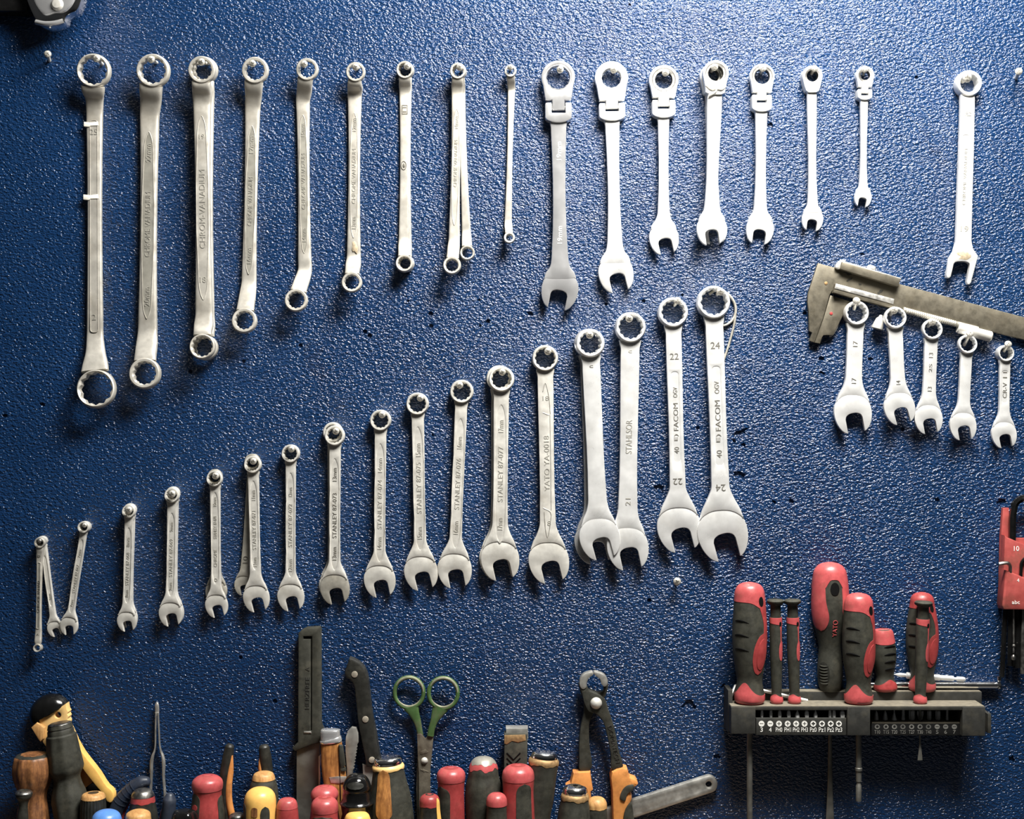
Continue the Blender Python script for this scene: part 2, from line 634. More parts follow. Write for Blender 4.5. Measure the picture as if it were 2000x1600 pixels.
class T:
    """One thing: an Empty at its place on the wall that parents its parts."""

    def __init__(self, name, label, cat, x, y, h, group=None, scale_h=None):
        self.x, self.y, self.h = x, y, h
        self.k = K(h if scale_h is None else scale_h)
        self.loc = W(x, y, h)
        o = bpy.data.objects.new(name, None)
        o.empty_display_size = 0.01
        COL.objects.link(o)
        o.location = self.loc
        o['label'] = label
        o['category'] = cat
        if group:
            o['group'] = group
        self.o = o

    def px(self, x, y, h):
        """Drawing-space coordinates, in this thing's scale, of a measured place."""
        w = W(x, y, h) - self.loc
        return Vector((self.x + w.x / self.k, self.y - w.z / self.k, self.h - w.y / self.k))

    def world(self, v):
        return self.loc + Vector(((v[0] - self.x) * self.k, -(v[2] - self.h) * self.k, (self.y - v[1]) * self.k))

    def local(self, w):
        q = w - self.loc
        return Vector((self.x + q.x / self.k, self.y - q.z / self.k, self.h - q.y / self.k))

    def yz(self, z):
        return self.y - (z - self.loc.z) / self.k

    def add(self, name, bm, mat, parent=None, label=None, smooth=35, origin=None):
        k = self.k
        x0, y0, h0 = self.x, self.y, self.h
        me = bpy.data.meshes.new(name)
        me.from_pydata([((v[0] - x0) * k, -(v[2] - h0) * k, (y0 - v[1]) * k) for v in bm.v], [], bm.f)
        b = bmesh.new()
        b.from_mesh(me)
        bmesh.ops.remove_doubles(b, verts=b.verts, dist=1e-7)
        bmesh.ops.recalc_face_normals(b, faces=b.faces)
        b.to_mesh(me)
        b.free()
        if smooth:
            for p in me.polygons:
                p.use_smooth = True
            me.set_sharp_from_angle(angle=math.radians(smooth))
        me.materials.append(MATS[mat])
        ob = bpy.data.objects.new(name, me)
        COL.objects.link(ob)
        ob.parent = parent if parent else self.o
        if label:
            ob['label'] = label
        return ob


def struct(name, bm, mat, smooth=0):
    t = T.__new__(T)
    t.x, t.y, t.h, t.k = 1000, 800, 0, S
    t.loc = W(1000, 800, 0)
    t.o = None
    ob = t.add(name, bm, mat, smooth=smooth)
    ob.location = t.loc
    ob['kind'] = 'structure'
    return ob


# ---------------------------------------------------------------- wall, floor
def chip(cx, cy, r, seed, n=13, sq=1.0, ang=0.0):
    q = random.Random(seed)
    out = []
    for i in range(n):
        a = 2 * PI * i / n
        rr = r * q.uniform(0.45, 1.1)
        x, y = rr * math.cos(a), rr * math.sin(a) * sq
        out.append((cx + x * math.cos(ang) - y * math.sin(ang), cy + x * math.sin(ang) + y * math.cos(ang)))
    return out


holes = []
for (x, y, r) in [(713, 648, 4.2), (722, 656, 4.6), (841, 613, 4.5), (842, 637, 4.2), (953, 628, 4.2), (938, 636, 2.6),
                  (587, 675, 4), (1790, 151, 3.2), (1363, 836, 3.6), (1184, 594, 3), (1257, 588, 3.6),
                  (1763, 839, 4.2), (1268, 1173, 4), (537, 1370, 4.4), (1572, 612, 4.2), (797, 588, 2.4),
                  (372, 726, 4.2), (476, 706, 3.6), (1333, 576, 2.6), (936, 586, 2.4)]:
    holes.append(circle(x, y, r, 16))
for i, (x, y, r, sq, an) in enumerate([(1546, 979, 7, 0.7, 0.1), (1512, 981, 6, 0.6, 0.4), (1830, 976, 7, 0.8, 0),
                                       (1288, 955, 13, 0.8, 0.4), (1447, 845, 17, 0.4, -0.5), (1444, 927, 16, 0.6, 0.3), (1452, 868, 6, 0.7, 0.3), (1434, 862, 5, 0.7, 0.9),
                                       (1346, 1376, 17, 0.85, 0.3), (1401, 1478, 7, 1.0, 0), (1605, 700, 7, 0.8, 0), (1700, 702, 6, 0.9, 0),
                                       (1605, 728, 8, 0.4, 0.3), (1504, 245, 7, 0.9, 0.4), (1684, 1236 - 740, 6, 0.4, 0.1), (1955, 981, 10, 0.8, 0.2),
                                       (1976, 1483, 8, 0.9, 0), (1230, 9, 4, 0.9, 0), (9, 812, 6, 0.9, 0.1), (1413, 1340, 8, 0.35, -0.7),
                                       (845, 850, 6, 0.35, 1.2), (470, 1575 - 290, 5, 0.8, 0), (83, 790, 6, 0.7, 0.5), (1036, 612, 8, 0.6, 0.3)]):
    holes.append(chip(x, y, r, i + 11, 13, sq, an))
wb = Bm()
plate(wb, [(-2200, -1700), (4200, -1700), (4200, 3800), (-2200, 3800)], -5, 0, 0.7, holes, back=False)
box(wb, -2200, 4200, -1700, 3800, -60, -5)
struct('wall_back', wb, 'blue_wall_paint', smooth=0)
fb = Bm()
box(fb, -2200, 4200, 3800, 3860, -60, 5600)
struct('floor', fb, 'grey_concrete')

# ---------------------------------------------------------------- screws


LAST = [None]


def hang(tw, A, hole, hr, head, hh, r):
    """Base of a screw whose shank touches the top of a ring's opening, as a photo place on the wall."""
    wh = W(head[0], head[1], hh)
    g = tw.local(wh)
    u = Vector((g.x - A[0], g.y - A[1]))
    u = u.normalized() if u.length > 0.5 else Vector((0, -1))
    c = Vector((A[0], A[1])) + u * max(0.5, hole * 0.90 - r * 0.42)
    wc = tw.world((c.x, c.y, hr))
    f = (0 - wh.y) / (wc.y - wh.y)
    wb_ = wh + (wc - wh) * f
    LAST[0] = (wb_, wh)
    return (1000 + wb_.x / S, 800 - (wb_.z - ZC) / S)


def settle(A, B, hole, h, r=7):
    """Shift a wrench hanging behind another so that it rests on the same screw."""
    wb_, wh = LAST[0]
    f = (h * S) / (-wh.y)
    w = wb_ + (wh - wb_) * f
    k = K(h)
    p = Vector((1000 + w.x / k, 800 - (w.z - ZC) / k))
    R = max(0.5, hole * 0.90 - r * 0.42)
    dx = max(-R * 0.95, min(R * 0.95, p.x - A[0]))
    ny = p.y + math.sqrt(R * R - dx * dx)
    return (p.x - dx, ny), (B[0] + (p.x - dx - A[0]), B[1] + ny - A[1])


def screw(head, base, hh, r, holds, label=None, mat='screw_steel'):
    hx, hy = head
    lab = label or ('steel cross-head screw holding up ' + holds)
    t = T('hanging_screw', lab, 'screw', base[0], base[1], 0, 'screws driven into the blue wall')
    p0 = t.px(base[0], base[1], -14)
    p1 = t.px(hx, hy, hh)
    ax = (p1 - p0)
    L = ax.length
    rs = r * 0.42
    prof = [(0, 0.3), (6, rs)]
    a = 10.0
    while a < L - r * 1.2:                       # thread
        prof += [(a, rs * 0.86), (a + 1.6, rs * 1.12), (a + 3.2, rs * 0.86)]
        a += 4.2
    prof += [(L - r * 0.7, rs)]
    b = Bm()
    Lathe(p0, ax, prof).solid(b, n=14)
    t.add('shank', b, mat)
    b = Bm()
    hd = Lathe(p0, ax, [(L - r * 0.8, rs), (L - r * 0.55, r * 0.8), (L - r * 0.28, r), (L - 0.05 * r, r * 0.9), (L + 0.16 * r, r * 0.62), (L + 0.24 * r, r * 0.3), (L + 0.26 * r, 0.01)])
    hd.solid(b, n=28)
    hdo = t.add('head', b, mat, smooth=60)
    b = Bm()
    ang = rnd.uniform(0, PI / 2)
    _, e1, e2 = frame(ax)
    an = ax.normalized()
    top = p0 + an * (L + 0.27 * r)
    for kq in range(2):
        ca, sa = math.cos(ang + kq * PI / 2), math.sin(ang + kq * PI / 2)
        u = e1 * ca + e2 * sa
        w = e2 * ca - e1 * sa
        l_, w_ = r * 0.52, r * 0.14
        vs = [top + u * (sx * l_) + w * (sy * w_) + an * dz for dz in (0.12, -0.5) for (sx, sy) in ((-1, -1), (1, -1), (1, 1), (-1, 1))]
        b.add(vs, [(0, 1, 2, 3), (7, 6, 5, 4), (0, 1, 5, 4), (1, 2, 6, 5), (2, 3, 7, 6), (3, 0, 4, 7)])
    t.add('cross_recess', b, 'stamp_dark', hdo, smooth=0)
    return t


# ---------------------------------------------------------------- wrench pieces


def axes(A, B):
    d = Vector((B[0] - A[0], B[1] - A[1]))
    L = d.length
    d.normalize()
    n = Vector((d.y, -d.x))
    return d, n, L


def jaw_loop(B, d, n, R, tilt):
    """Outline of an open end: crescent head with a rounded slot, opening along the tilted axis."""
    ca, sa = math.cos(tilt), math.sin(tilt)
    u = d * ca + n * sa
    v = n * ca - d * sa
    P = lambda a, b: (B[0] + u.x * a * R + v.x * b * R, B[1] + u.y * a * R + v.y * b * R)
    outer = [(1.16, 0.52), (1.05, 0.67), (0.76, 0.87), (0.40, 0.99), (0.0, 1.02), (-0.40, 0.93), (-0.72, 0.68), (-0.93, 0.34), (-1.0, 0.0)]
    right = spline([P(a, b) for a, b in outer], 4)
    left = spline([P(a, -b) for a, b in reversed(outer)], 4)
    slot_l = [P(1.17, -0.455)] + spline([P(0.40, -0.455), P(0.26, -0.40), P(0.15, -0.23), P(0.12, 0.0), P(0.15, 0.23), P(0.26, 0.40), P(0.40, 0.455)], 4) + [P(1.17, 0.455)]
    return right + left[1:] + slot_l


def panel_loop(A, d, n, a0, a1, hw, kind):
    P = lambda l, a: (A[0] + n.x * l + d.x * a, A[1] + n.y * l + d.y * a)
    if kind == 'oval':
        e = min((a1 - a0) * 0.2, hw * 5)
        pts = [(0, a0), (hw * 0.55, a0 + e * 0.22), (hw * 0.9, a0 + e * 0.6), (hw, a0 + e), (hw, a1 - e), (hw * 0.9, a1 - e * 0.6), (hw * 0.55, a1 - e * 0.22), (0, a1),
               (-hw * 0.55, a1 - e * 0.22), (-hw * 0.9, a1 - e * 0.6), (-hw, a1 - e), (-hw, a0 + e), (-hw * 0.9, a0 + e * 0.6), (-hw * 0.55, a0 + e * 0.22)]
        return [P(*q) for q in spline(pts, 3, True)]
    r = hw * 0.75
    pts = []
    for (cx, cy, s0) in ((hw - r, a0 + r, -90), (hw - r, a1 - r, 0), (-hw + r, a1 - r, 90), (-hw + r, a0 + r, 180)):
        for i in range(5):
            t = math.radians(s0 + i * 22.5)
            pts.append((cx + r * math.cos(t), cy + r * math.sin(t)))
    return [P(*q) for q in pts]


def letters(t, A, d, n, items, h, mat, parent, rise=0.5):
    """items: (text, along, length, height, turned) stamped along the shank, each stamp a part."""
    for it in items:
        b = Bm()
        s, a, ln, ht = it[:4]
        flip = it[4] if len(it) > 4 else 0
        lat = it[5] if len(it) > 5 else 0
        c = (A[0] + d.x * a + n.x * lat, A[1] + d.y * a + n.y * lat)
        xd = (-d.x, -d.y) if flip == 0 else ((d.x, d.y) if flip == 1 else ((n.x, n.y) if flip == 2 else (-n.x, -n.y)))
        text(b, s, c, xd, ln, ht, h, rise)
        t.add('name_stamp' if len(s) > 4 else 'size_stamp', b, mat, parent, smooth=0)


def combo(label, A, r, hole, B, R, w, h0=0.2, tilt=0.22, w2=None, panel=None, txt=(), scr=None, short='', mat='satin_steel', stamp='stamp_soft',
          group='combination wrenches in the rising lower row', ringh=1.0, step=1.3, face='dull', scr_base=None, scr_r=6.8, chamf=1.6, jawmat=None, bend=0.0):
    """Combination wrench: ring at A, open end at B, flat shank; sizes measured on the photo."""
    th = max(8.0, w * 0.30)
    flush = h0 < 1
    if flush and scr:
        h0 = 4 + w * 0.25
    h1 = h0 + th
    if not scr:
        A, B = settle(A, B, hole, h0 + th * 0.6)
    t = T('combination_wrench', label, 'wrench', A[0], A[1], h0 + th / 2, group)
    Bt = t.px(B[0], B[1], h0 + th / 2)
    B = (Bt.x, Bt.y)
    d, n, L = axes(A, B)
    w2 = w2 or w
    P = lambda l, a: (A[0] + n.x * l + d.x * a, A[1] + n.y * l + d.y * a)
    rt = th * 1.75 * ringh
    b = Bm()
    ring(b, A, r, hole, 0.0 if flush else h0 - th * 0.1, h0 - th * 0.1 + rt, 12, 0.02 if flush else 0.10, (d.x, d.y))
    t.add('box_end', b, mat)
    # shank with flared neck ending in an arc over the jaw
    ra = [(-w * 0.58, hole + 1.2), (-w * 0.56, r + 0.5), (-w * 0.5, r * 1.35), (-w * 0.5, r * 1.9)]
    jl = L - R
    lb = [(-w2 * 0.5, L - R * 2.1), (-w2 * 0.515, L - R * 1.75), (-max(w2 * 0.62, R * 0.56), L - R * 1.28), (-R * 0.78, L - R * 0.84), (-R * 0.90, L - R * 0.46)]
    if lb[0][1] < ra[-1][1] + 5:
        lb = lb[1:]
    arc = [(-R * 0.90, L - R * 0.46), (-R * 0.76, L - R * 0.60), (-R * 0.45, L - R * 0.78), (0, L - R * 0.84), (R * 0.45, L - R * 0.78), (R * 0.76, L - R * 0.60), (R * 0.90, L - R * 0.46)]
    left = spline(ra + lb, 5)
    right = [(-q[0], q[1]) for q in reversed(left)]
    loop = [P(*q) for q in left] + [P(*q) for q in spline(arc, 4)[1:-1]] + [P(*q) for q in right]
    hl = []
    if panel:
        hl = [panel_loop(A, d, n, panel[0], panel[1], panel[2], panel[3])]
    b = Bm()
    plate(b, loop, h0, h1, min(chamf, th * 0.3), hl)
    sh = t.add('shank', b, mat)
    top = h1
    if panel:
        b = Bm()
        plate(b, offset([q for q in (hl[0] if area(hl[0]) > 0 else hl[0][::-1])], -0.5), h1 - 3.5, h1 - 1.0, 0)
        t.add('recessed_panel', b, mat, sh)
        top = h1 - 1.0
    b = Bm()
    plate(b, jaw_loop(B, d, n, R, tilt), h0 + 0.6, h1 - step, min(1.5, th * 0.2))
    t.add('open_end', b, jawmat or mat)
    if txt:
        for q in txt:
            letters(t, A, d, n, [q], h1 if (len(q) > 6 and q[6]) else top, stamp, sh)
    if scr:
        hh = h0 + rt + 9
        screw(scr, hang(t, A, hole, h0 + rt * 0.4, scr, hh, scr_r), hh, scr_r, short)
    return t


def double_box(label, A, r, hole, B, r2, hole2, w, sx=None, h0=0.2, panel=None, txt=(), scr=None, short='', rise=26, mat='ring_wrench_steel', group='double ring wrenches in the top row',
               scr_r=6.8, w2=None, stamp='stamp_soft', panel_mat='panel_grey', extra=None, scr_mat='screw_steel', bow=0.0):
    """Offset double box-end wrench: both rings stand out from the shank towards the room."""
    th = max(8.0, w * 0.40)
    hs = h0 + th / 2
    hr = hs + rise
    if not scr:
        A1, B = settle(A, B, hole, hr)
        if sx:
            ddx, ddy = A1[0] - A[0], A1[1] - A[1]
            sx = ((sx[0][0] + ddx, sx[0][1] + ddy), (sx[1][0] + ddx * 0.5, sx[1][1] + ddy))
        A = A1
    t = T('double_box_wrench', label, 'wrench', A[0], A[1], hr, group)
    q = t.px(B[0], B[1], hr)
    B = (q.x, q.y)
    d, n, L = axes(A, B)
    w2 = w2 or w
    if sx:
        # shank axis measured separately: points at its two ends
        q0 = t.px(sx[0][0], sx[0][1], hs)
        q1 = t.px(sx[1][0], sx[1][1], hs)
    else:
        q0 = t.px(A[0] + d.x * r * 2.2, A[1] + d.y * r * 2.2, hs)
        q1 = t.px(B[0] - d.x * r2 * 2.4, B[1] - d.y * r2 * 2.4, hs)
    q0 = Vector((q0.x, q0.y))
    q1 = Vector((q1.x, q1.y))
    ds = (q1 - q0).normalized()
    ns = Vector((ds.y, -ds.x))
    A2 = Vector(A)
    B2 = Vector(B)
    rt = max(14, r * 0.62)
    b = Bm()
    ring(b, A, r, hole, hr - rt / 2, hr + rt / 2, 12, -0.10, (d.x, d.y))
    t.add('box_end', b, mat)
    b = Bm()
    ring(b, B, r2, hole2, hr - rt / 2, hr + rt / 2, 12, 0.10, (d.x, d.y))
    t.add('box_end', b, mat)
    e0 = (q0 - A2).normalized()
    e1 = (B2 - q1).normalized()
    pa = A2 + e0 * (hole + 2.0)
    pb = A2 + e0 * r * 1.10
    pc = A2.lerp(q0, 0.72)
    pd = B2 - e1 * (hole2 + 2.0)
    pe = B2 - e1 * r2 * 1.10
    pf = B2.lerp(q1, 0.72)
    q0b = q0 + ds * r * 1.2
    q1b = q1 - ds * r2 * 1.2
    secs = [(pa.x, pa.y, hr - 1, r * 1.40, rt * 0.60), (pb.x, pb.y, hr - rise * 0.18, max(r * 1.36, w * 1.05), th * 1.1), (pc.x, pc.y, hs + rise * 0.30, max(w * 1.14, r * 1.0), th * 1.05),
            (q0.x, q0.y, hs, w * 1.06, th), (q0b.x, q0b.y, hs, w, th), (q1b.x, q1b.y, hs, w2, th), (q1.x, q1.y, hs, w2 * 1.05, th),
            (pf.x, pf.y, hs + rise * 0.30, max(w2 * 1.14, r2 * 1.0), th * 1.05), (pe.x, pe.y, hr - rise * 0.18, max(r2 * 1.36, w2 * 1.05), th * 1.1), (pd.x, pd.y, hr - 1, r2 * 1.40, rt * 0.60)]
    b = Bm()
    loft(b, secs, e=4.5)
    sh = t.add('shank', b, mat, smooth=50)
    top = hs + th / 2
    if panel:
        a0 = t.px(0, panel[0], hs).y
        a1 = t.px(0, panel[1], hs).y
        O = q0
        s0 = (a0 - O.y) / ds.y
        s1 = (a1 - O.y) / ds.y
        lp = panel_loop(O, ds, ns, s0, s1, panel[2], panel[3])
        ob = offset(lp if area(lp) > 0 else lp[::-1], 1.1)
        b = Bm()
        plate(b, lp, top - 1.5, top + 0.9, 0.5, [ob])
        t.add('panel_rim', b, mat, sh)
        b = Bm()
        plate(b, ob, top - 1.5, top + 0.15, 0)
        t.add('panel', b, panel_mat, sh)
        top += 0.15
    if txt:
        its = []
        for it in txt:
            yy = t.px(0, it[1], hs).y
            its.append((it[0], (yy - q0.y) / ds.y) + tuple(it[2:]))
        letters(t, q0, ds, ns, its, top, stamp, sh, 0.7)
    if extra:
        extra(t, sh, q0, ds, ns, top, hs)
    if scr:
        hh = hr + rt / 2 + 9
        screw(scr, hang(t, A, hole, hr, scr, hh, scr_r), hh, scr_r, short, mat=scr_mat)
    return t


# ---------------------------------------------------------------- top row, left: double ring wrenches
def tape(t, sh, q0, ds, ns, top, hs):
    for (x, y, w, hgt) in ((183, 244, 34, 9), (183, 386, 36, 10)):
        p = t.px(x, y, hs)
        b = Bm()
        plate(b, [(p.x - w / 2, p.y - hgt / 2), (p.x - w * 0.1, p.y - hgt * 0.35), (p.x + w * 0.30, p.y - hgt * 0.55), (p.x + w * 0.33, p.y + hgt * 0.3), (p.x - w * 0.1, p.y + hgt * 0.35),
                  (p.x - w * 0.2, p.y + hgt * 0.6), (p.x - w / 2, p.y + hgt / 2)], hs - 3, top + 1.3, 0.5)
        t.add('tape_scrap', b, 'tape_white', label='scrap of white tape')


def logo(t, sh, q0, ds, ns, top, hs):
    p = t.px(789, 324, hs)
    b = Bm()
    plate(b, circle(p.x, p.y, 5.5, 24, 9), top - 1, top + 0.8, 0.3, [circle(p.x, p.y, 4.2, 24, 7.4)])
    plate(b, circle(p.x + 0.5, p.y, 2.6, 16, 4.5), top - 1, top + 0.7, 0.3)
    p = t.px(791, 215, hs)
    plate(b, [(p.x - 5.5, p.y - 9), (p.x + 5.5, p.y - 9), (p.x + 5.5, p.y + 9), (p.x - 5.5, p.y + 9)], top - 1, top + 0.8, 0.3,
          [[(p.x - 4.4, p.y - 7.8), (p.x + 4.4, p.y - 7.8), (p.x + 4.4, p.y + 7.8), (p.x - 4.4, p.y + 7.8)]])
    t.add('stamped_emblem', b, 'stamp_dark', sh)


def rust_at(x, y, w, hgt):
    def f(t, sh, q0, ds, ns, top, hs):
        p = t.px(x, y, hs)
        b = Bm()
        plate(b, chip(p.x, p.y, w * 0.62, int(x), 12, hgt / w), top - 1, top + 0.5, 0.2)
        t.add('rust_spot', b, 'rust_faint', sh, label='tan rust stain')
    return f


CV = 'CHROME VANADIUM'
double_box('longest double ring wrench, leftmost in the top row, with white tape scraps on its shank', (184, 139), 33, 27.5, (189, 760), 38, 33, 31, ((185, 214), (186, 660)),
           panel=(236, 650, 8, 'round'), txt=(('25', 259, 15, 11, 2), ('2', 620, 8, 11, 2)), scr=(188, 114), short='the longest, leftmost double ring wrench', scr_r=7, panel_mat='ring_wrench_steel', extra=tape)
double_box('double ring wrench stamped CHROME VANADIUM 20mm, second from left in the top row', (300, 139), 32.5, 25.5, (284, 730), 30.5, 23, 36, ((293, 220), (288.5, 650)),
           panel=(258, 624, 9.5, 'oval'), txt=(('22mm', 300, 36, 10), (CV, 439, 128, 10), ('20mm', 580, 38, 10)), scr=(295, 116), short='the second double ring wrench from the left', scr_r=7)
double_box('double ring wrench stamped CHROM-VANADIUM and 18, the front one of the third pair', (395, 137), 26.5, 20, (396, 677.5), 25, 20.5, 33, ((395, 200), (399, 620)), h0=16, rise=22,
           panel=(227, 587, 9.5, 'oval'), txt=(('19', 268, 10, 9, 2), ('CHROM-VANADIUM', 409, 155, 11), ('18', 547, 12, 11, 2)), scr=(393, 121), short='the pair of ring wrenches stamped CHROM-VANADIUM', scr_r=7, panel_mat='ring_wrench_steel')
double_box('double ring wrench almost hidden behind the one stamped CHROM-VANADIUM', (400, 140), 26, 19.5, (402, 682), 24.5, 20, 31, ((402, 203), (403, 622)), h0=0.2, rise=8)
double_box('double ring wrench with 16mm stamp and grey panel, fourth ring from left', (499, 138), 26, 19, (478, 627), 24.5, 18, 28, ((494, 210), (486.5, 555)),
           panel=(246, 537, 7.5, 'oval'), txt=(('17mm', 284, 34, 8), (CV, 394, 96, 8), ('16mm', 500, 32, 8)), scr=(493, 124), short='the fourth ring wrench from the left', scr_r=6.8)
double_box('double ring wrench whose lower ring bends out to the left', (600.5, 136), 21.8, 16, (579, 587), 22.5, 16.5, 26, ((592, 195), (595.5, 530)),
           panel=(225, 496, 6, 'oval'), txt=(('15mm', 255, 26, 7), (CV, 355, 110, 7), ('14mm', 460, 26, 7)), scr=(594, 125), short='the ring wrench with the bent lower ring', scr_r=6.8)
double_box('double ring wrench with tan rust above its lower ring, stamped 13mm', (695, 141), 19, 14, (687.5, 552), 20, 14.5, 26.5, ((693, 185), (691, 505)),
           panel=(221, 466, 6.2, 'oval'), txt=(('12mm', 245, 26, 7), (CV, 345, 108, 7), ('13mm', 436, 24, 8)), scr=(694.5, 131), short='the ring wrench with the tan rust stain', extra=rust_at(693, 484, 15, 22), panel_mat='ring_wrench_steel')
double_box('slim double ring wrench with stamped oval emblem halfway down its shank', (791, 137), 17, 12.5, (790, 515), 17.2, 12.5, 21, ((791, 180), (789.5, 470)), h0=0.2, rise=18,
           txt=(('11', 215, 10, 7),), scr=(795, 129), short='the ring wrench with the oval emblem', extra=logo, stamp='stamp_dark')
double_box('slim double ring wrench tucked just behind the one with the oval emblem', (793, 139), 16.5, 12, (793, 516), 16.5, 12, 19, ((794, 182), (794, 470)), h0=0.2, rise=6)
double_box('slim double ring wrench with raised panel, hanging in front of a crossing one', (894.5, 139), 15.8, 11, (883, 519), 17.6, 12.5, 21, ((893, 180), (887, 470)), h0=14, rise=15.5,
           panel=(213, 441, 5.6, 'oval'), txt=(('10mm', 240, 24, 6), (CV, 320, 92, 6)), scr=(898, 131), short='the two crossing slim ring wrenches', panel_mat='ring_wrench_steel')
double_box('narrow double ring wrench slanting to the right from behind its neighbour', (897, 141), 14.5, 10, (913, 494), 14.6, 10.8, 17, ((900, 182), (911, 455)), h0=0.2, rise=16)
double_box('shortest and thinnest double ring wrench in the top row, brass screw', (997, 139), 12, 7.6, (995, 465), 11.2, 7, 14, ((999, 175), (992.5, 435)),
           scr=(997, 131), short='the shortest ring wrench of the top row', scr_r=5.6, rise=18, extra=rust_at(992, 446, 9, 12))

# ---------------------------------------------------------------- top row, middle: ratchet wrenches


def flex(label, A, r, hole, collar, yb, yt, yk, B, R, w, scr, short, h0=8.0, tilt=0.22, mat='polished_steel', txt=(), wtop=None, group='ratchet wrenches in the top row', stamp='stamp_dark', jr=0.95):
    """Flex-head ratchet: yb bottom of head, yt bottom of tab, yk bottom of yoke (photo y)."""
    th = max(8.0, w * 0.36)
    h1 = h0 + th
    t = T('flex_head_ratchet', label, 'wrench', A[0], A[1], h1, group)
    q = t.px(B[0], B[1], h0 + th / 2)
    B = (q.x, q.y)
    d, n, L = axes(A, B)
    P = lambda l, a: (A[0] + n.x * l + d.x * a, A[1] + n.y * l + d.y * a)
    sb, st, sk = yb - A[1], yt - A[1], yk - A[1]
    hw = r * 0.76
    ht = h1 + 5
    # head: round top, straight shoulders, tab
    arc = [(r * math.cos(a), r * math.sin(a)) for a in [math.radians(x) for x in range(-205, 26, 6)]]
    tw = hw * 0.48
    body = arc + [(hw * 1.06, sb * 0.82), (hw, sb), (tw, sb), (tw, st), (-tw, st), (-tw, sb), (-hw, sb), (-hw * 1.06, sb * 0.82)]
    b = Bm()
    plate(b, [P(*q) for q in body], h1 - 7, ht, 2.0, [[P(collar * math.cos(2 * PI * i / 40), collar * math.sin(2 * PI * i / 40)) for i in range(40)]])
    head = t.add('ratchet_head', b, mat)
    b = Bm()
    ring(b, A, collar + 0.8, hole, h1 - 8, ht - 0.6, 12, 0, (d.x, d.y), star=0.05)
    t.add('collar', b, 'bushing_steel' if hole / collar < 0.8 else mat, head)
    # yoke with a slot for the tab, rounded foot
    yw = hw * 1.04
    g = tw * 1.12
    y0 = sb + 5
    foot = [(yw * math.cos(a), sk - yw * 0.42 + yw * 0.42 * math.sin(a)) for a in [math.radians(x) for x in range(0, 181, 12)]]
    yoke = [(g, y0), (yw * 0.94, y0), (yw, y0 + 3)] + foot + [(-yw, y0 + 3), (-yw * 0.94, y0), (-g, y0), (-g, st + 6), (g, st + 6)]
    b = Bm()
    plate(b, [P(*q) for q in yoke], -0.5, h1 + 5, 2.2)
    yo = t.add('yoke', b, mat)
    b = Bm()
    pA = Vector(P(-yw * 0.9, (sb + st) / 2 + 4)).to_3d() + Vector((0, 0, h1 - 3))
    pB = Vector(P(yw * 0.9, (sb + st) / 2 + 4)).to_3d() + Vector((0, 0, h1 - 3))
    tube(b, [pA, pB], 3.0, 12)
    t.add('hinge_pin', b, 'bushing_steel', yo)
    # shank
    wt = wtop or w * 0.95
    left = spline([(-wt * 0.62, sk - 6), (-wt * 0.52, sk + 6), (-wt * 0.5, sk + 20), (-w * 0.5, L - R * 2.0), (-w * 0.53, L - R * 1.6), (-max(w * 0.60, R * 0.55), L - R * 1.2), (-R * 0.82, L - R * 0.80), (-R * 0.90, L - R * 0.5)], 5)
    loop = [P(*q) for q in left] + [P(-R * 0.4, L - R * 0.45), P(R * 0.4, L - R * 0.45)] + [P(-q[0], q[1]) for q in reversed(left)]
    b = Bm()
    plate(b, loop, h0, h1, min(2.6, th * 0.3))
    sh = t.add('shank', b, mat)
    b = Bm()
    plate(b, jaw_loop(B, d, n, R, tilt), h0 + 0.5, h1 - 0.5, min(2.0, th * 0.25))
    t.add('open_end', b, mat)
    if txt:
        letters(t, A, d, n, [(q[0], q[1] - A[1]) + tuple(q[2:]) for q in txt], h1, stamp, sh, 0.4)
    screw(scr, hang(t, A, hole, h1 - 2, scr, ht + 12, 7.0), ht + 12, 7.0, short)
    return t


flex('largest flex-head ratchet wrench, mirror chrome, stamped 19mm', (1090, 152), 33, 22.5, 25, 196, 215, 240, (1094, 563), 35.5, 32, (1094, 136), 'the mirror chrome flex-head ratchet wrench',
     tilt=-0.20, mat='chrome', txt=(('19mm', 459, 34, 9), ('19mm', 295, 36, 9)), stamp='white_paint')
flex('second flex-head ratchet wrench, bright satin, just right of the mirror chrome one', (1194, 153), 32.5, 19, 23, 197, 212, 237, (1202, 531), 33.5, 29, (1199, 136), 'the second flex-head ratchet wrench')
flex('third flex-head ratchet wrench, with a wide grey collar around its hole', (1296, 157), 29, 16.5, 23, 191, 207, 231, (1296, 463), 28.3, 23, (1300, 142), 'the third flex-head ratchet wrench')
flex('small flex-head ratchet wrench with rubbed shank, fifth of the ratchets', (1488, 150), 24.5, 14.5, 20, 181, 195, 219, (1484.5, 446), 26.5, 24, (1490, 133), 'the fifth ratchet wrench', tilt=-0.12)
flex('smallest flex-head ratchet wrench, rightmost of the ratchets', (1689, 148), 18, 9, 13, 170, 181, 196, (1685.5, 385), 16.5, 15.5, (1689, 134), 'the smallest flex-head ratchet wrench', tilt=-0.15)


